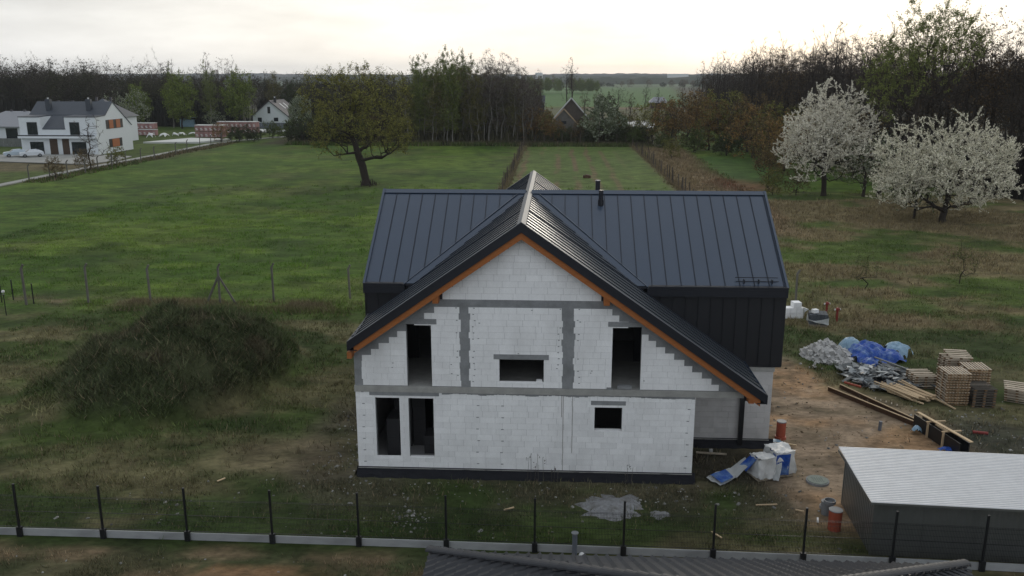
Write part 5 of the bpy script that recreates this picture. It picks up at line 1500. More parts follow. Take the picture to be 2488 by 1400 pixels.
# blossoming wild cherries: limbs sleeved with white flowers
def cherry(key, seed, trunk, pts, rb_, alpha, blossom, green, seg=.55, nper=9, rad=.085, ps_=.075, up=.5, attach=.3, r_tip=.012, tlim=5, ntw=2, tl=.75):
    N_, par = skeleton(seed, trunk, pts, alpha, seg, attach, up)
    r, kids, s = radii(N_, par, r_tip, rb_, 2.3)
    t = limb_mesh('trunk', N_, par, r, M['bark'])
    r_ = np.random.RandomState(seed+9)
    idx_ = np.where(s <= tlim)[0]; idx_ = idx_[idx_ > 0]
    A = N_[par[idx_]]; B = N_[idx_]
    tips = idx_[s[idx_] <= 2]; D = N_[tips]-N_[par[tips]]; D /= np.linalg.norm(D, axis=1)[:, None]+1e-6
    n = len(tips)*ntw; d = np.repeat(D, ntw, 0)*1.1+r_.randn(n, 3)*.42+np.array([0, 0, .30]); d /= np.linalg.norm(d, axis=1)[:, None]
    TA = np.repeat(N_[tips], ntw, 0); TB = TA+d*tl*r_.uniform(.5, 1.2, (n, 1))
    A = np.vstack([A, TA]); B = np.vstack([B, TB])
    L = np.linalg.norm(B-A, axis=1); k = np.maximum(2, (L*nper/.5).astype(int)); I = np.repeat(np.arange(len(A)), k); n = len(I)
    tt = r_.rand(n, 1); c = A[I]*(1-tt)+B[I]*tt; v = r_.randn(n, 3); v /= np.linalg.norm(v, axis=1)[:, None]; c = c+v*rad*r_.uniform(.3, 1.1, (n, 1))
    a = r_.randn(n, 3); a /= np.linalg.norm(a, axis=1)[:, None]; b = np.cross(a, v); b /= np.linalg.norm(b, axis=1)[:, None]+1e-6
    z = ps_*r_.uniform(.6, 1.3, (n, 1))
    tri = np.stack([c-a*z*.7-b*z*.5, c+a*z*.8-b*z*.3, c+b*z*.9], 1).reshape(-1, 3)
    g = (r_.rand(n, 1) < green)
    col = np.where(g, np.array((.10, .13, .05)), np.array(blossom))*r_.uniform(.7, 1.15, (n, 1))
    TREES[key] = (t, np_mesh('blossom', tri, np.arange(len(tri)).reshape(-1, 3), np.repeat(col, 3, 0), M['blossom']))
def put_cherry(key, x, y, label, group=None, sc=1.0, rz=0.0, name='cherry_tree'):
    t, c = TREES[key]; o = empty(name, (x, y, G(x, y)), rz, label, 'tree', group); o.scale = (sc,)*3
    link('trunk', t, o, False); link('blossom', c, o, False); return o
p1 = np.vstack([crown_pts(21, 1250, -.3, 0, 7.0, 6.4, 5.8, 4.6, .45, 1.9), crown_pts(22, 620, .0, 0, 10.2, 4.0, 3.8, 4.3, .45, 2)])
cherry('cherry_a', 21, trunkline(8.5, 9, (-.4, 0), .08, 1), p1, .34, .12, (.80, .76, .64), .07, seg=.6, nper=17, rad=.11, ps_=.075, tlim=9)
p2 = np.vstack([crown_pts(31, 1500, .0, 0, 6.0, 7.2, 6.4, 4.3, .45, 1.5), crown_pts(32, 240, -4.8, 0, 4.2, 2.6, 3, 2.2, .6, 1.6)])
cherry('cherry_b', 31, trunkline(5.5, 7, (.3, 0), .06, 2), p2, .36, .10, (.80, .76, .61), .14, seg=.6, nper=17, rad=.11, ps_=.075, tlim=9, tl=.95)
cherry('cherry_c', 41, trunkline(4.5, 5, (.2, 0), .05, 3), crown_pts(41, 300, 0, 0, 5.4, 5.2, 4.8, 3.9, .55, 1.6), .25, .12, (.34, .36, .27), .5, seg=.7, nper=5, rad=.16, ps_=.13)
put_cherry('cherry_a', 35.9, 117.1, 'tall white blossoming cherry tree, the one nearer the house roof')
put_cherry('cherry_b', 42.4, 95.6, 'broad white blossoming cherry tree with upturned sleeved twigs near the edge of the photo')
put_cherry('cherry_c', 40.4, 98.6, 'smaller blossoming tree whose dark trunk stands left of the broad cherry', sc=.62)
put_cherry('cherry_c', 41.0, 116.8, 'faded greenish blossoming tree tucked between the two white cherries', sc=.85, rz=1.0)
cherry('pear', 51, trunkline(4.0, 5, (0, 0), .05, 6), np.vstack([crown_pts(51, 420, 0, 0, 4.6, 4.6, 4.0, 4.3, .6, .8), crown_pts(52, 120, -.3, 0, 8.4, 2.2, 2.2, 2.4, .6)]), .25, .12, (.50, .54, .42), .68, seg=.7, nper=22, rad=.24, ps_=.14)
put_cherry('pear', 11.1, 205.5, 'round white and green blossoming tree behind the far end of the furrowed plot', sc=1.05)
put_cherry('cherry_c', -117, 236, 'pale blossoming tree at the foot of the left wood behind the white houses', sc=1.25, rz=2)
put_cherry('cherry_c', -103.5, 262, 'low blossoming bush behind the brick pallets', sc=.58, rz=3)
put_cherry('pear', -77.0, 262, 'white blossoming tree beside the small white gabled house', sc=.9, rz=2)

# tall poplar
tk = [(-4.5,0,-.3), (-4.2,0,2.5), (-3.6,0,4.6), (-1.8,0,6.6), (-.8,0,9), (-.2,0,11.5), (.3,0,14), (.5,0,16.5), (.9,0,19), (1.1,0,22)]
pts = np.vstack([crown_pts(61, 520, 1.5, 0, 20.8, 7.0, 6.0, 5.2, .5, 9), crown_pts(62, 300, -4.2, 0, 16.5, 4.6, 4.5, 5.0, .5, 8), crown_pts(63, 120, 5.2, 0, 21.5, 3.6, 4, 4.4, .5)])
tree_proto('poplar', tk, pts, .016, .32, .15, 1.1, .5, .9, seed=61, bark='bark', ntw=8, tl=1.1, tw=.032, nleaf=6, ls=.15, tcol=(.09, .08, .05), lcol=((.15, .19, .045), (.23, .26, .07)), thr=4, spread=.5, upt=.45, clump=.6)
put_tree('poplar', 46.6, 116.5, 'tall poplar with thin fresh leaves and pale crooked trunk rising above the wood', name='poplar_tree', sc=.83, sz=.93)

# bare and half-leafed wood trees, birches, thicket shrubs
def forest_tree(key, seed, h, rx, zc_, rz_, n, leafy=0, lcol=((.05, .045, .015), (.08, .07, .02)), tcol=(.048, .038, .031), bark='bark', rb_=.22, ntw=9, tl=1.15, tw=.036, ls=.2, lean=(.5, .3), up=1.2, droop=0, upt=.12, thr=4, alpha=.10, attach=.35):
    tree_proto(key, trunkline(h*.88, 8, lean, .18, seed), crown_pts(seed, n, lean[0], lean[1], zc_, rx, rx, rz_, .4, h*.16), .022, rb_, alpha, 1.6, attach, up, seed=seed, bark=bark,
               ntw=ntw, tl=tl, tw=tw, nleaf=leafy, ls=ls, tcol=tcol, lcol=lcol, thr=thr, spread=.85, upt=upt, droop=droop)
forest_tree('alder_a', 101, 22, 2.6, 15, 7.0, 130)
forest_tree('alder_b', 102, 21, 3.2, 14.5, 6.8, 150, leafy=1, lcol=((.085, .055, .026), (.11, .075, .032)))
forest_tree('alder_c', 103, 23, 2.2, 16.5, 6.5, 110, tcol=(.055, .044, .037))
forest_tree('wide_a', 104, 20, 4.8, 13, 7.0, 200, up=.8, tl=1.5)
forest_tree('dense_a', 131, 19, 3.6, 11.5, 7.0, 150, leafy=1, ls=.34, lcol=((.045, .040, .028), (.070, .064, .036)), ntw=7, tw=.07, tl=1.4, thr=4)
forest_tree('dense_b', 132, 19, 3.2, 11.0, 7.2, 150, leafy=1, ls=.34, lcol=((.042, .046, .025), (.085, .090, .038)), ntw=7, tw=.07, tl=1.4, thr=4)
forest_tree('lime', 105, 15, 4.2, 8.2, 6.8, 240, leafy=5, lcol=((.10, .14, .022), (.16, .20, .038)), ls=.26)
forest_tree('birch_a', 106, 18, 2.4, 10, 8.0, 160, leafy=8, lcol=((.100, .130, .030), (.150, .175, .045)), bark='bark_birch', rb_=.13, ls=.18, tcol=(.060, .050, .040), tl=1.2, ntw=7, tw=.04)
forest_tree('birch_b', 107, 18, 2.1, 11, 6.8, 120, bark='bark_birch', rb_=.12, tcol=(.085, .068, .066), tl=1.2, ntw=9, tw=.04, leafy=1, lcol=((.11, .085, .06), (.09, .085, .04)), ls=.14)
forest_tree('birch_c', 108, 16, 2.7, 9.2, 7.0, 160, leafy=5, lcol=((.105, .100, .030), (.140, .130, .040)), bark='bark_birch', rb_=.12, ls=.17, tcol=(.07, .055, .04))
def shrub(key, seed, h, rx, n, leafy, lcol, tcol=(.05, .035, .025), ls=.2, rt0=.02, rb0=.16, tw0=.05):
    tree_proto(key, trunkline(h*.35, 3, (0, 0), .1, seed), crown_pts(seed, n, 0, 0, h*.52, rx, rx, h*.5, .45, .3), rt0, rb0, .1, 1.0, .1, .5, seed=seed, ntw=6, tl=.9, tw=tw0, nleaf=leafy, ls=ls, tcol=tcol, lcol=lcol, thr=2, spread=.6, upt=.3)
shrub('rust', 111, 9.5, 4.6, 260, 4, ((.195, .100, .034), (.175, .130, .040)))
shrub('olive', 112, 9.5, 4.4, 260, 5, ((.120, .122, .030), (.165, .160, .040)))
shrub('brown', 113, 8.5, 4.0, 240, 3, ((.125, .085, .036), (.150, .112, .040)))
shrub('dark', 114, 5.0, 3.6, 200, 5, ((.030, .045, .014), (.045, .060, .018)))
shrub('green', 115, 5.5, 3.2, 180, 5, ((.050, .075, .018), (.070, .095, .022)))

rt_ = random.Random(77)
# wood on the right: single trees at its edge
cnt = 0
GRT = 'bare trees along the edge of the right-hand wood'
LBT = 'tall dark leafless tree in the front rows of the right-hand wood'
for row, (dx, num) in enumerate(((1.5, 44), (6.5, 40), (12, 34), (18, 26))):
    for i in range(num):
        y = 112+(312-112)*(max(0, i+rt_.uniform(-.35, .35))/num)**1.15
        x = float(forest_x(y))+dx+rt_.uniform(-1.5, 2.5)
        az = math.degrees(math.atan2(x, y))-2.85*-1
        # the wood falls away in height towards the far end
        k = np.interp(y, [110, 135, 160, 200, 250, 312], [1.10, 1.08, 1.04, 1.06, .97, .84])*rt_.uniform(.86, 1.06)
        key = rt_.choice(('alder_a', 'alder_b', 'alder_c', 'alder_a', 'wide_a')) if row < 2 else rt_.choice(('alder_a', 'alder_b', 'alder_c'))
        put_tree(key, x, y, LBT, group=GRT, sc=k, rz=rt_.uniform(0, 6.28), name='alder_tree'); cnt += 1
def mass(name, items, kind='stuff'):
    """many far trees that read as one wood, joined"""
    VT = []; FT = []; bt = 0; VC = []; CC = []
    for key, x, y, sc, rz in items:
        t, c = TREES[key]
        for me, dst in ((t, 0), (c, 1)):
            n = len(me.vertices); co = np.empty(n*3, np.float32); me.vertices.foreach_get('co', co); co = co.reshape(-1, 3)*sc
            ca, sa = math.cos(rz), math.sin(rz); co = np.stack([co[:, 0]*ca-co[:, 1]*sa+x, co[:, 0]*sa+co[:, 1]*ca+y, co[:, 2]], -1)
            if dst == 0: continue
            col = np.empty(n*4, np.float32); me.color_attributes['Col'].data.foreach_get('color', col); VC.append(co); CC.append(col.reshape(-1, 4)[:, :3]*rt_.uniform(.8, 1.15))
    V = np.vstack(VC); C = np.vstack(CC)
    o = link(name, np_mesh(name, V, np.arange(len(V)).reshape(-1, 3), C, M['leaf'])); tag(o, kind=kind); return o
items = []
for i in range(95):
    y = rt_.uniform(108, 330); x = float(forest_x(y))+rt_.uniform(22, 62); items.append((rt_.choice(('dense_a', 'alder_b', 'dense_a')), x, y, np.interp(y, [110, 135, 160, 200, 250, 312], [1.12, 1.10, 1.04, 1.04, .94, .82])*rt_.uniform(.85, 1.05), rt_.uniform(0, 6.28)))
mass('wood_interior', items)
# near-black undergrowth blades carry the shade deep in the wood as colour
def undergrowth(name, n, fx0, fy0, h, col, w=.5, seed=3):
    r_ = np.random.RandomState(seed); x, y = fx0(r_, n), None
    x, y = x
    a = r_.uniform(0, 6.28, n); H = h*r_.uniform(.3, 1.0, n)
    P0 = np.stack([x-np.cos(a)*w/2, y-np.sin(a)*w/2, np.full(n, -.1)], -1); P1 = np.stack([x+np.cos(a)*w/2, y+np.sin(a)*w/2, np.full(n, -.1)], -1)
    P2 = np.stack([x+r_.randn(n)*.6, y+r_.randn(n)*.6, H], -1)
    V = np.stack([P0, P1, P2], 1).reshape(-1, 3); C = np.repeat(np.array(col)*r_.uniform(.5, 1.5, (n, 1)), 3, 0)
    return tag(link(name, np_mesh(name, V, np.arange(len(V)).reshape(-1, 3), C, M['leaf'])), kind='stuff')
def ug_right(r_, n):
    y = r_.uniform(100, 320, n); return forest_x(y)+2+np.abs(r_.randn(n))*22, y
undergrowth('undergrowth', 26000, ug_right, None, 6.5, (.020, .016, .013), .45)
def ug_left(r_, n):
    x = r_.uniform(-190, -46, n); y = 272+np.abs(r_.randn(n))*14; return x, np.where((x > -108) & (x < -66), y+42, y)
undergrowth('undergrowth', 22000, ug_left, None, 9.0, (.019, .019, .014), .8, 5)  # inner shade of the left wood, again put into the blade colour

# wood on the left
items = []
for i in range(300):
    x = rt_.uniform(-215, -38); y = 274+rt_.random()**1.3*70
    if -106 < x < -66 and y < 312: y += 42
    k = np.interp(-x, [38, 85, 105, 122, 144, 185], [.76, .82, .83, .86, .94, 1.06])*rt_.uniform(.86, 1.04)
    items.append((rt_.choice(('dense_a', 'dense_b', 'dense_a', 'dense_b', 'dense_b', 'wide_a')), x, y, k, rt_.uniform(0, 6.28)))
mass('left_wood', items)
for x, y, k, key, lb in ((-128, 284, 1.10, 'wide_a', 'bare wide-crowned tree standing out above the left wood'), (-113, 282, .98, 'alder_c', 'slim bare tree standing out above the left wood, nearer the houses'),
                         (-105, 283, .97, 'alder_a', 'bare tree at the step in the skyline of the left wood'), (-109, 285, .98, 'alder_b', 'bare tree between the two slim ones above the left wood'),
                         (-57, 300, .95, 'birch_b', 'thin grey tree above the low part of the left wood beside the oak')):
    put_tree(key, x, y, lb, sc=k, rz=rt_.uniform(0, 6), name='bare_tree')
for x, y, k, key, lb in ((-126, 262, .86, 'lime', 'fresh green tree standing just right of and behind the white twin house'), (-113.5, 262, 1.06, 'lime', 'brightest fresh green tree in front of the left wood'), (-117.5, 265, .95, 'birch_a', 'thin green birch left of the brightest green tree'),
                         (-106, 266, .98, 'birch_a', 'green birch right of the brightest green tree'), (-99, 271, 1.12, 'lime', 'widest olive green tree before the left wood'), (-97, 300, 1.0, 'birch_c', 'olive tree merging into the wood left of the gabled house'), (-92, 301, .95, 'dark', 'dark evergreen clump behind the gabled house'), (-76, 300, .9, 'dense_b', 'dim tree behind the ridge of the gabled house')):
    put_tree(key, x, y, lb, sc=k, rz=rt_.uniform(0, 6), name='green_tree', sz=k*(2.6 if key == 'dark' else 1))
# birch grove behind the meadow
for i in range(58):
    t = i/57; x = -34+28*t+rt_.uniform(-.8, .8); row = i % 3; y = 205.5+row*6.5+rt_.uniform(-1.5, 1.5)
    left = t < .52
    key = ('birch_a' if rt_.random() < .8 else 'birch_c') if left else ('birch_b' if rt_.random() < .78 else 'birch_c')
    h = np.interp(t, [0, .2, .35, .5, .62, .8, 1], [.92, .95, 1.08, .98, 1.05, 1.02, .80])*rt_.uniform(.86, 1.08)
    put_tree(key, x, y, 'slim pale-trunked birch in leaf in the grove behind the meadow' if left else 'slim pale-trunked bare birch in the grove behind the meadow', group='leafing birches of the grove' if left else 'bare birches of the grove', sc=h, rz=rt_.uniform(0, 6.28), name='birch_tree')
items = [(rt_.choice(('birch_b', 'birch_c', 'brown')), rt_.uniform(-36, -4), rt_.uniform(216, 250), rt_.uniform(.7, .92), rt_.uniform(0, 6)) for i in range(50)]
mass('grove_interior', items)
def ug_mid(r_, n): return r_.uniform(-62, 22, n), r_.uniform(205, 232, n)
undergrowth('undergrowth', 9000, ug_mid, None, 4.2, (.060, .058, .030), .5, 7)

# shrubs and small trees: (kind, x, y, scale, label)
SH = [('dark', -60, 206, 1.15, 'dark green bush band left of the oak, nearest the track'), ('dark', -54, 205, 1.2, 'dark green bush behind the hanging branches left of the oak'), ('dark', -48, 206, 1.1, 'dark bush behind the oak on its left'),
      ('brown', -43, 208, .8, 'brownish bush directly behind the oak trunk'), ('olive', -38, 208, .95, 'olive bush between oak and birch grove'), ('green', -66, 214, .8, 'low green bush right of the gabled house'),
      ('dark', -76.6, 208.6, .75, 'round dark bush in front of the brick pallets'), ('dark', -73.2, 209.5, .6, 'small dark bush at the end of the brick pallets'), ('green', -72.6, 222, .72, 'small round green tree before the gabled house'),
      ('rust', -5.0, 208, .92, 'rust coloured tree at the end of the birch grove'), ('olive', -2.3, 210, .66, 'olive bush left of the ruined gable'), ('rust', -.2, 206.5, .60, 'low rust bush left of the ruined gable'), ('dark', 1.6, 206, .72, 'dark bush before the ruined gable'), ('brown', 5.6, 207, .62, 'brown bush right below the ruined gable'),
      ('dark', 8.0, 204.8, .62, 'dark hedge bush left of the white and green tree'), ('dark', 14.2, 205, .72, 'dark bush right of the white and green tree'), ('olive', 15.6, 209, .68, 'olive bush at the corner of the furrowed plot'), ('green', 18.6, 203, .72, 'green bush behind the corner of the furrowed plot'), ('dark', 17.2, 206.5, .8, 'dark bush behind the corner of the furrowed plot'),
      ('olive', 22.5, 206, 1.0, 'olive tree at the start of the right thicket'), ('rust', 26.5, 201, 1.12, 'rust coloured tree second in the right thicket'), ('brown', 30.5, 204, 1.3, 'brown tree behind the first rust one in the right thicket'), ('rust', 33.0, 190, 1.12, 'broad rust tree in the middle of the right thicket'), ('olive', 36.5, 192, 1.28, 'olive topped tree in the middle of the right thicket'),
      ('brown', 40.5, 186, 1.3, 'brown tree at the back of the right thicket'), ('green', 23.4, 192.5, .62, 'small green bush in front of the right thicket'), ('green', 29.0, 184, .82, 'green bush at the foot of the right thicket'), ('dark', 34.6, 178, .85, 'dark bush at the foot of the right thicket'),
      ('rust', 38.5, 172, 1.08, 'rust tree above the green glade'), ('olive', 41.5, 166, 1.1, 'olive tree above the green glade'), ('brown', 37.8, 158, .95, 'brown tree left of the tall cherry, farther one'), ('rust', 38.4, 148, 1.0, 'rust tree left of the tall cherry, nearer one'), ('brown', 44, 150, 1.15, 'brown tree behind the tall cherry'),
      ('brown', 32.6, 134, .62, 'low brown bush in front of the tall cherry on its left'), ('olive', 22.3, 169, .40, 'small olive shrub by the fence in the reeds'), ('brown', 46.5, 138, 1.1, 'brown tree behind the gap between the cherries'), ('olive', 29.5, 118.5, .36, 'sparse orange-brown shrub beside the tall cherry'), ('brown', 32.4, 117.5, .40, 'sparse bare shrub at the foot of the tall cherry'),
      ('brown', -78.3, 141, .42, 'twiggy bush on the track below the bare roadside tree'), ('brown', -77.6, 131, .38, 'twiggy bush at the left end of the track'), ('olive', -77.4, 150, .36, 'thin bush among the track posts'), ('rust', -81.6, 210, .5, 'orange-brown shrub at the end of the pale slab')]
for key, x, y, k, lb in SH: put_tree(key, x, y, lb, 'bush' if k < .9 else 'tree', sc=k, rz=rt_.uniform(0, 6.28), name='shrub')
forest_tree('bare_small', 121, 9, 2.4, 5.4, 3.8, 90, rb_=.11, tl=.8, tw=.035, ntw=5, tcol=(.06, .05, .04))
put_tree('bare_small', -78.6, 143.2, 'bare small roadside tree in front of the white twin house', name='bare_tree', sc=1.0)
put_tree('bare_small', 44.8, 119.6, 'dark bare sapling between the cherries', name='bare_tree', sc=.6)
shrub('sapling', 122, 3.2, 1.1, 45, 3, ((.08, .11, .02), (.11, .14, .03)), ls=.06, tcol=(.07, .07, .035), rt0=.006, rb0=.045, tw0=.014)
put_tree('sapling', 23.3, 64.4, 'thin sapling in the rough grass straight behind the red hydrant', name='sapling', sc=1.0)
put_tree('sapling', 31.2, 66.2, 'wider leafing sapling in the rough grass far right', name='sapling', sc=1.15, rz=2)
# trees in the far middle
FM = [('alder_c', 6.3, 330, .95, 'tall bare multi-stemmed tree rising above the far fields'), ('alder_a', 4.0, 332, .93, 'second stem group of the tall bare tree above the far fields'), ('wide_a', 21, 300, .62, 'round-topped bare tree left of centre in the far scrub'), ('alder_a', 31, 310, .60, 'slim bare tree in the far scrub'),
      ('alder_c', 33, 285, .50, 'small bare tree in the far scrub'), ('alder_b', 14, 290, .55, 'brown bare tree behind the ruined gable'), ('alder_b', 23, 275, .50, 'brown bare tree right of the white and green tree'), ('alder_b', 9, 280, .52, 'brown bare tree above the ruined gable'),
      ('alder_a', 47, 330, .62, 'bare tree before the far orange field'), ('birch_b', -8, 240, .72, 'pinkish bare tree left of the far field'), ('wide_a', 62, 345, .85, 'round bare tree at the end of the right wood'), ('lime', 55, 300, .75, 'olive tree at the end of the right wood'), ('rust', 42, 262, 1.2, 'rust tree at the near end of the right wood'), ('brown', 38, 240, 1.1, 'brown tree where the thicket meets the wood'), ('brown', 30, 232, 1.0, 'brown tree behind the start of the thicket')]
for key, x, y, k, lb in FM: put_tree(key, x, y, lb, sc=k, rz=rt_.uniform(0, 6.28), name='bare_tree')
items = [(rt_.choice(('brown', 'dark', 'olive', 'brown')), rt_.uniform(-30, 66), rt_.uniform(225, 300), rt_.uniform(.35, .6), rt_.uniform(0, 6)) for i in range(46)]
mass('far_scrub', items)
items = [(rt_.choice(('lime', 'birch_c', 'lime')), rt_.uniform(-70, 38), rt_.uniform(800, 860), rt_.uniform(.75, 1.0), rt_.uniform(0, 6)) for i in range(46)]
mass('far_copse', items)
items = [(rt_.choice(('dark', 'brown', 'dark')), x, rt_.uniform(1240, 1330), rt_.uniform(.9, 1.5), rt_.uniform(0, 6)) for i, x in enumerate([rt_.uniform(-150, 340) for _ in range(60)])]
mass('far_hedge', items)
# hills on the horizon
def ridge(name, y, x0, x1, h0, h1, col, seed, rough, depth=400):
    n = 260; xs_ = np.linspace(x0, x1, n); H = h0+(h1-h0)*fbm(xs_, xs_*0, (x1-x0)/7, 3, seed)+rough*(fbm(xs_, xs_*0, (x1-x0)/55, 4, seed+3)-.5)+rough*.5*(_h(np.arange(n), np.arange(n)*0, seed)-.5)
    edge = np.clip(np.minimum(xs_-x0, x1-xs_)/((x1-x0)*.12), 0, 1); H = H*edge
    V = np.vstack([np.stack([xs_, np.full(n, y), np.full(n, -.5)], -1), np.stack([xs_, np.full(n, y+15), H], -1), np.stack([xs_, np.full(n, y+depth), H*.8], -1), np.stack([xs_, np.full(n, y+depth+30), np.full(n, -.5)], -1)])
    F = [(r*n+i, r*n+i+1, (r+1)*n+i+1, (r+1)*n+i) for r in range(3) for i in range(n-1)]
    m = material(name+'_woods', col, .95, var=.3, nscale=.05)
    return tag(link(name, np_mesh(name, V, np.array(F), None, m)), kind='structure')
ridge('hill', 1750, -420, 1500, 7, 17, (.045, .055, .035), 3, 5)
ridge('hill', 2700, -1200, 2600, 10, 24, (.045, .055, .04), 8, 7)
ridge('hill', 3900, -2600, 2600, 13, 32, (.05, .055, .05), 12, 6)

# ------------------------------------------------------------------ houses and yards on the left
def sheet_slab(name, pts, z, mat, t=.12, kind='structure'):
    q = MB(); q.plate([(x, y, z) for x, y in pts], (0, 0, 1), t); return tag(q.obj(name, mat), kind=kind)
q = MB()
pl = [(-81.6, 95), (-80.6, 121), (-80.9, 137), (-80.6, 152), (-80.2, 165), (-80.0, 180), (-80.5, 200), (-78.0, 212), (-72, 224), (-66, 236)]
for (a, b), (c, d) in zip(pl, pl[1:]):
    q.add([(a-.8, b, .14), (a+.8, b, .14), (c+.8, d, .14), (c-.8, d, .14)], [(0, 1, 2, 3)])
    q.add([(a+.8, b, .14), (a+.8, b, -.3), (c+.8, d, -.3), (c+.8, d, .14)], [(0, 1, 2, 3)])
tag(q.obj('track', M['road']), kind='structure')
sheet_slab('driveway', [(-110, 158), (-84, 152), (-82, 160), (-83.5, 168), (-92.2, 171.3), (-112, 170)], .16, M['road'])
sheet_slab('foundation_slab', [(-97.5, 202.5), (-84.5, 203.5), (-80.5, 214), (-92, 217)], .35, M['slab'], .5)
sheet_slab('foundation_slab', [(-134, 196), (-116, 196), (-116, 203), (-138, 203)], .35, M['slab'], .5)
sheet_slab('foundation_slab', [(-92, 246), (-80, 243), (-76, 251), (-90, 256)], .3, M['slab'], .5)

dx = empty('twin_house', (-100, 178, 0), 0, 'white two-storey twin house with slate blue roof and orange shutters behind the track', 'house')
X1, X0, Y0, Y1 = -92.0, -107.8, 171.6, 186.3
def SW(s): return Y0+s
prof = [(0, 0), (0, 7.45), (4.0, 7.6), (7.4, 10.2), (14.7, 5.3), (14.7, 0)]
pm_ = [(0, 0), (0, 5.0), (3.95, 7.5), (7.4, 10.2), (14.7, 5.3), (14.7, 0)]
for xa, xb, pp in ((X0, -103.4, prof), (-103.4, -98.4, pm_), (-98.4, X1, prof)):
    q = MB(); k = len(pp)
    q.add([(xb, SW(s), z) for s, z in pp]+[(xa, SW(s), z) for s, z in pp], [tuple(range(k)), tuple(range(2*k-1, k-1, -1))]+[(i, k+i, k+(i+1) % k, (i+1) % k) for i in range(k)])
    q.obj('wall', M['white'], dx)
q = MB()
def rq(y0, z0, y1, z1, x0, x1, t=.14):
    n_ = Vector((0, -(z1-z0), y1-y0)).normalized(); 
    if n_.z < 0: n_ = -n_
    q.plate([(x0, y0, z0), (x1, y0, z0), (x1, y1, z1), (x0, y1, z1)], n_, t)
rq(SW(3.9), 7.78, SW(7.4), 10.38, X0-.1, X1+.12); rq(SW(7.4), 10.38, SW(14.9), 5.3, X0-.1, X1+.12)
rq(SW(-.1), 7.62, SW(3.95), 7.8, X0-.1, -103.4); rq(SW(-.1), 7.62, SW(3.95), 7.8, -98.6, X1+.12)
rq(SW(-.1), 5.2, SW(3.95), 7.74, -103.1, -98.3)
q.obj('roof', M['far_roof'], dx)
q = MB(); q.box(-107.9, -91.9, Y0-.9, Y0-.001, 3.35, 3.75); q.obj('balcony_slab', M['white'], dx)
q = MB(); q.box(-107.8, -92.0, Y0-.92, Y0-.88, 3.78, 4.0); q.obj('railing', M['black_steel'], dx)
for x0, x1, z0, z1, lb in ((-106.2, -104.1, 4.0, 6.5, None), (-97.4, -95.4, 4.0, 6.5, None), (-106.0, -103.2, .2, 2.6, None), (-97.4, -94.4, .2, 2.6, None)):
    f = MB(); f.box(x0, x1, Y0-.06, Y0-.005, z0, z1); f = f.obj('window', M['black_steel'], dx)
    g = MB(); g.box(x0+.08, (x0+x1)/2-.03, Y0-.075, Y0-.062, z0+.08, z1-.08); g.box((x0+x1)/2+.03, x1-.08, Y0-.075, Y0-.062, z0+.08, z1-.08); g.obj('pane', M['glass'], f)
for x0, x1 in ((-101.9, -100.3), (-99.3, -97.9)):
    f = MB(); f.box(x0, x1, Y0-.08, Y0-.004, .1, 3.2); f.obj('door', M['brown_wood'], dx)
for y0, y1, z0, z1, two in ((175.6, 182.6, 4.95, 6.75, True), (176.2, 181.6, 1.15, 2.85, False)):
    f = MB(); f.box(X1+.005, X1+.06, y0, y1, z0, z1); f = f.obj('window', M['black_steel'], dx)
    for a, b in (((y0+1.2, y0+2.9), (y0+4.1, y0+5.8)) if two else ((y0+1.2, y0+4.2),)):
        g = MB(); g.box(X1+.06, X1+.10, a, b, z0+.03, z1-.03); g.obj('shutter', M['orange_shutter'], f)
for x, y in ((-104.3, 176.9), (-95.8, 176.9)):
    q = MB(); q.box(x-.5, x+.5, y-.4, y+.4, 8.6, 10.9); c_ = q.obj('chimney', M['far_roof'], dx)
    q = MB(); q.tube((x, y, 10.9), (x, y, 11.2), .15, .2, 8); q.obj('chimney_pot', M['foil_white'], c_)
# cars
def make_car(x, y, rz, paint, label):
    car = empty('parked_car', (x, y, .16), rz, label, 'car', 'pale cars beside the twin house')
    P = [(-2.1, .35), (-2.15, .75), (-1.95, .95), (-1.0, 1.02), (-.35, 1.42), (.9, 1.48), (1.75, 1.15), (2.0, .95), (2.05, .4)]
    q = MB(); k = len(P); w = .86
    q.add([(a, -w if b < 1.03 else -w*.80, b) for a, b in P]+[(a, w if b < 1.03 else w*.80, b) for a, b in P], [tuple(range(k)), tuple(range(2*k-1, k-1, -1))]+[(i, k+i, k+(i+1) % k, (i+1) % k) for i in range(k)])
    q.obj('body', paint, car, False)
    q = MB(); q.add([(-1.0, -.74, 1.035), (-1.0, .74, 1.035), (-.37, .62, 1.425), (-.37, -.62, 1.425)], [(0,1,2,3)]); o = q.obj('windscreen', M['glass'], car, False); o.location = (-.02, 0, .02)
    for s in (-1, 1):
        q = MB(); q.add([(-.75, s*.80, 1.04), (1.55, s*.80, 1.06), (.95, s*.715, 1.42), (-.3, s*.715, 1.38)], [(0,1,2,3)]); q.obj('side_window', M['glass'], car, False)
        q = MB(); q.box(-2.17, -2.1, s*.62-.14, s*.62+.14, .66, .80); q.obj('headlight', M['lamp_glass'], car, False)
        for a in (-1.3, 1.3):
            q = MB(); q.tube((a, s*.70, .33), (a, s*.88, .33), .33, .33, 14); wh = q.obj('wheel', M['tyre'], car, False)
            q = MB(); q.tube((a, s*.88, .33), (a, s*.892, .33), .19, .19, 10); q.obj('rim', M['grey_plastic'], wh, False)
    return car
make_car(-105.4, 165.5, R(38), M['car_blue'], 'pale blue-white hatchback parked nearest the edge of the photo by the twin house')
make_car(-102.0, 165.2, R(38), M['car_white'], 'white hatchback parked in front of the twin house beside the other car')

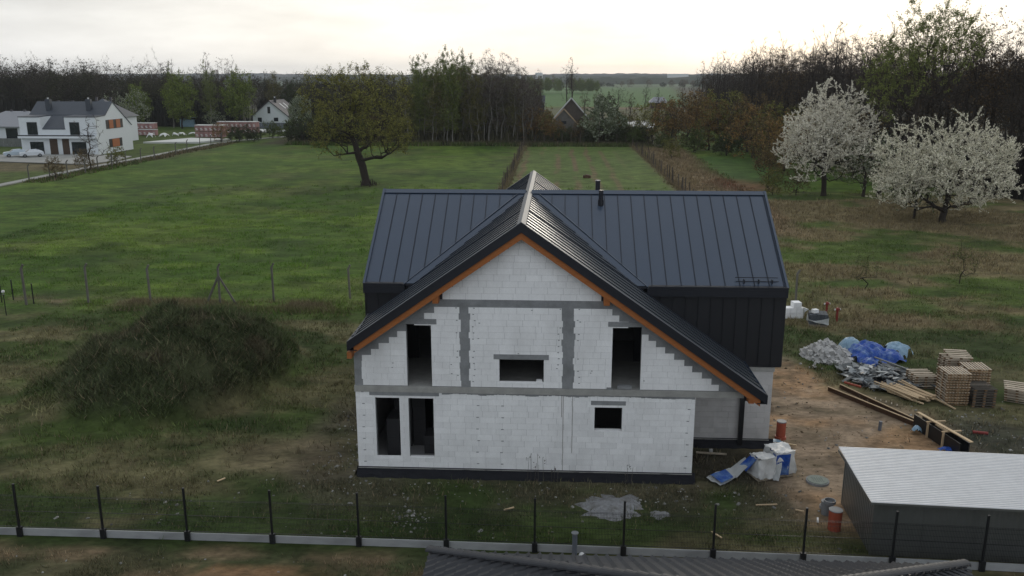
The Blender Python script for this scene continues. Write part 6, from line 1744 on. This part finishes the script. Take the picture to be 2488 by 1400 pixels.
def bungalow(name, cx, cy, w, d, h, rh, rz, label, roofm, wins=()):
    b = empty(name, (cx, cy, 0), rz, label, 'house')
    q = MB(); q.box(-w/2, w/2, -d/2, d/2, -.1, h); q.obj('wall', M['white'], b, False)
    q = MB(); e_ = .6; r_ = min(w, d)/2
    A = [(-w/2-e_, -d/2-e_, h), (w/2+e_, -d/2-e_, h), (w/2+e_, d/2+e_, h), (-w/2-e_, d/2+e_, h), (-(w/2-r_)-.1, 0, h+rh), ((w/2-r_)+.1, 0, h+rh)]
    q.add(A, [(0,1,5,4), (1,2,5), (2,3,4,5), (3,0,4), (3,2,1,0)]); q.box(-w/2-e_, w/2+e_, -d/2-e_, -d/2-e_+.05, h-.2, h); q.obj('roof', roofm, b, False)
    for x0, x1 in wins:
        f = MB(); f.box(x0, x1, -d/2-.06, -d/2-.004, .5, h-.4); f = f.obj('window', M['glass'], b, False)
    for x in (-1.5, 2):
        q = MB(); q.box(x-.25, x+.25, -.2, .2, h+rh*.5, h+rh+.35); q.obj('chimney', M['far_roof2'], b, False)
    return b
bungalow('bungalow', -125, 199, 17, 11, 4.4, 3.2, R(-8), 'white bungalow with pale grey hip roof cut by the left edge of the photo', M['far_roof3'], ((-4, -1.5), (1, 4), (5, 8)))
bungalow('bungalow', -122, 214, 15, 13, 5.0, 4.3, R(8), 'slate roofed bungalow behind the left end of the twin house', M['far_roof'])
bungalow('bungalow', -109.6, 209, 10.5, 11, 5.9, 4.3, R(0), 'slate hip roofed house showing behind the ridge of the twin house', M['far_roof'], ((3, 5),))
q = MB()
for i in range(26): x = -134+i*.9; q.box(x, x+.85, 190.95, 191.0, 0, 1.9)
tag(q.obj('boundary_fence', M['galv_wall']), 'grey panel fence in front of the left-hand bungalow', 'fence')

# small gabled house
gh_ = empty('gabled_house', (-91, 284, 0), 0, 'small white gabled house with grey roof, two roof windows and three dark gable windows', 'house')
ax, bx_, gy0, gy1 = -96.7, -85.4, 277.0, 292.0; mx = (ax+bx_)/2
q = MB(); P = [(ax, 0), (bx_, 0), (bx_, 3.3), (mx, 7.9), (ax, 3.3)]
q.add([(x, gy0, z) for x, z in P]+[(x, gy1, z) for x, z in P], [(0,1,2,3,4), (9,8,7,6,5), (0,5,6,1), (1,6,7,2), (4,9,5,0)]); q.obj('wall', M['white'], gh_)
q = MB()
for s, e0 in ((-1, ax-.5), (1, bx_+.5)):
    n_ = Vector((s*4.6, 0, 5.65)).normalized(); ze = 7.9-(abs(e0-mx))*4.6/5.65+.12
    P4 = [(mx, gy0-.5, 8.02), (mx, gy1+.3, 8.02), (e0, gy1+.3, ze), (e0, gy0-.5, ze)]
    q.plate(P4, n_, .25)
q.obj('roof', M['far_roof2'], gh_)
for x0, x1, z0, z1 in ((-91.8, -90.9, 3.9, 6.0), (-95.1, -93.8, 1.2, 2.6), (-89.9, -88.5, 1.4, 2.6)):
    f = MB(); f.box(x0, x1, gy0-.05, gy0-.004, z0, z1); f.obj('window', M['glass'], gh_)
for y in (282.5, 286.5):
    x = -88.6; z = 7.9-(x-mx)*4.6/5.65+.2; q = MB(); q.obox((x, y, z), (1.0, 0, -.81), (0, .45, 0), (.04, 0, .05)); q.obj('roof_window', M['foil_white'], gh_)
q = MB(); q.box(-90.6, -89.9, 280.0, 280.7, 6.3, 8.7); q.obj('chimney', M['black_steel'], gh_)
q = MB(); q.tube((-90.3, 280.3, 8.7), (-90.3, 280.3, 9.1), .2, .25, 8); q.obj('chimney_pot', M['foil_white'], gh_)
q = MB(); q.box(-87.2, -83.6, 287.5, 290.5, 3.0, 5.2); q.obj('dormer', M['far_roof'], gh_)
q = MB()
for i in range(5): q.box(-85.2+i*.001, -84.9, 279+i*2.3, 279.3+i*2.3, 0, 2.7)
q.obj('porch_post', M['foil_white'], gh_)

# brick pallets, bags
def brick_pallets(x, y, nx_, ny_, nz, rz, label, mat, sz=(1.15, 1.1, 1.42), cover=True):
    b = empty('brick_pallets', (x, y, 0), rz, label, 'brick pallets')
    for i in range(nx_):
        for j in range(ny_):
            for k in range(nz):
                q = MB(); q.box(i*1.25, i*1.25+sz[0], j*1.3, j*1.3+sz[1], .12+k*(sz[2]+.14), .12+k*(sz[2]+.14)+sz[2]-.04)
                q.obj('brick_pallet', mat, b, False)
                q = MB(); q.box(i*1.25+.3, i*1.25+.85, j*1.3-.02, j*1.3-.006, .35+k*(sz[2]+.14), .55+k*(sz[2]+.14)); q.box(i*1.25+.2, i*1.25+.7, j*1.3-.02, j*1.3-.006, .7+k*(sz[2]+.14), .88+k*(sz[2]+.14)); q.obj('printed_band', M['foil_white'], b, False)
    q = MB(); z = .12+nz*(sz[2]+.14)-.14; q.box(-.05, nx_*1.25-.05, -.05, ny_*1.3-.15, z, z+.12); q.obj('top_foil', M['foil_white'], b, False)
    return b
brick_pallets(-93.2, 222.6, 6, 2, 2, R(-3), 'nearer stack of plum coloured brick pallets two high with white tops', M['block_red'])
brick_pallets(-94.0, 240.0, 9, 2, 2, R(-2), 'farther stack of brick pallets under a white cover, partly behind the nearer one', M['block_red'])
brick_pallets(-117.0, 232.0, 7, 2, 2, R(-3), 'long stack of faded red brick pallets right of the twin house', M['block_red'])
brick_pallets(-111.5, 229.5, 4, 1, 1, R(-3), 'single low row of brick pallets before the long faded stack', M['block_red'])
for i, (x, y, w, lb) in enumerate(((-105.1, 222.9, 1.5, 'grey-white building bag nearest the twin house'), (-101.6, 223.0, 1.9, 'large square white building bag on the grass'), (-102.4, 231.0, .8, 'small white bag right of the square one'), (-100.7, 227.8, 1.2, 'white bag in the middle of the row of bags'),
                                  (-100.6, 231.4, 1.5, 'drooping white bag before the grey bundle'), (-97.5, 231.9, 2.2, 'grey wrapped bundle left of the nearer brick pallets'))):
    sheet('building_bag', M['foil_white'] if i != 5 else M['foil_clear'], x, y, w*.65, w*.5, 1.2, 50+i, nu=12, nv=10, lumps=((0, 0, w*.75, 1.1 if i in (1, 0) else .8),), label=lb, cat='bag', sharp=.15)
# far shed with pale blue cover, ruined gable, blue barn, field barn
q = MB(); q.box(-118, -113.5, 271, 273, 0, 2.2); q.plate([(-118.5, 270.5, 2.3), (-113, 270.5, 3.0), (-113, 273.5, 3.0), (-118.5, 273.5, 2.3)], (0, 0, 1), .1)
tag(q.obj('garden_shed', M['tarp_light']), 'pale blue covered shed at the foot of the left wood', 'shed')
q = MB()
for i in range(20): q.box(-104+i*1.5, -102.55+i*1.5, 262, 262.06, 0, 1.8)
tag(q.obj('boundary_fence', M['pipe_grey']), 'dark fence along the foot of the left wood', 'fence')
rg = empty('ruined_barn', (4, 219, 0), 0, 'roofless brown barn with pale-edged gables behind the far end of the plot', 'barn')
for (cx, y, w, h, hr, nm_) in ((3.9, 222, 8.6, 5.2, 4.9, 'rear_gable'), (2.0, 214, 7.0, 4.0, 3.7, 'front_gable')):
    q = MB(); P = [(cx-w/2, 0), (cx+w/2, 0), (cx+w/2, h), (cx, h+hr), (cx-w/2, h)]
    q.add([(x, y, z) for x, z in P]+[(x, y+.4, z) for x, z in P], [(0,1,2,3,4), (9,8,7,6,5), (0,4,9,5), (1,6,7,2)]); g_ = q.obj('gable', material(nm_+'_planks', (.10, .085, .07) if w > 8 else (.15, .145, .13), .95, var=.3, nscale=2, dark=.4, dscale=.7), rg)
    q = MB()
    for s in (-1, 1): q.beam((cx, y-.1, h+hr+.1), (cx+s*(w/2+.3), y-.1, h+.1-.3*hr/(w/2)), .35, .28)
    q.obj('gable_coping', M['foil_white'] if w > 8 else M['timber'], rg)
q = MB(); q.box(-.4, 8.1, 222.4, 228, 0, 5.0); q.obj('wall', M['brown_wood'], rg)
q = MB(); q.box(1.3, 2.6, 213.9, 213.99, 4.2, 4.9); q.obj('opening', M['roof_dark'], rg)  # dark plate on the solid gable stands in for an unlit hole
q = MB(); q.box(-9.6, -4.5, 350, 356, 0, 5.0); q.add([(-9.9, 349.5, 5), (-4.2, 349.5, 5), (-4.2, 353, 8), (-9.9, 353, 8)], [(0,1,2,3)]); tag(q.obj('blue_barn', M['far_roof']), 'small dark blue building between birch grove and ruined barn', 'building')
fb = empty('field_barn', (49, 430, 0), 0, 'low grey roofed barn at the far orange field', 'barn')
q = MB(); q.box(46, 53, 430, 436, 0, 3.2); q.obj('wall', M['brown_wood'], fb)
q = MB(); q.add([(45, 429, 3.0), (54, 429, 3.0), (52.5, 433, 5.6), (47.5, 433, 5.6), (45, 437, 3.0), (54, 437, 3.0)], [(0,1,2,3), (4,3,2,5), (0,3,4), (1,5,2)]); q.obj('roof', M['far_roof3'], fb)
q = MB(); n = 24; q.add([(27+6*math.cos(6.283*i/n), 292+22*math.sin(6.283*i/n), .12) for i in range(n)], [tuple(range(n))])
tag(q.obj('pale_sand', M['slab']), kind='structure')
# a stump and molehills in the fenced plot
q = MB(); q.tube((5.1, 136.3, -.1), (5.2, 136.3, .45), .55, .42, 10); q.box(4.4, 4.7, 136, 136.4, 0, .4); tag(q.obj('tree_stump', M['timber_brown']), 'dark brown stump in the middle of the furrowed plot', 'stump')
# far houses and a tower block on the horizon
for x, y, w, h, lb in ((-62, 2640, 22, 25, 'pale tower block on the horizon hill'), (-175, 2645, 70, 21, 'row of pale flats on the horizon left of the tower'), (330, 2645, 60, 22, 'long pale building on the horizon')):
    q = MB(); q.box(x, x+w, y, y+20, 0, h); tag(q.obj('horizon_building', M['white_shade']), lb, 'building')

# ------------------------------------------------------------------ air
q = MB(); q.box(-5300, 5300, -60, 5700, -1.6, 75)
hz = bpy.data.materials.new('air'); hz.use_nodes = True; t = hz.node_tree; t.nodes.clear()
o_ = t.nodes.new('ShaderNodeOutputMaterial'); v_ = t.nodes.new('ShaderNodeVolumePrincipled')
v_.inputs['Color'].default_value = (.86, .92, 1, 1); v_.inputs['Density'].default_value = .00010; v_.inputs['Anisotropy'].default_value = .2
t.links.new(v_.outputs[0], o_.inputs['Volume'])
if HAZE: tag(q.obj('haze', hz), kind='stuff')

for o in S.objects:
    if o.parent is None and 'category' in o and 'kind' not in o: o['kind'] = 'thing'
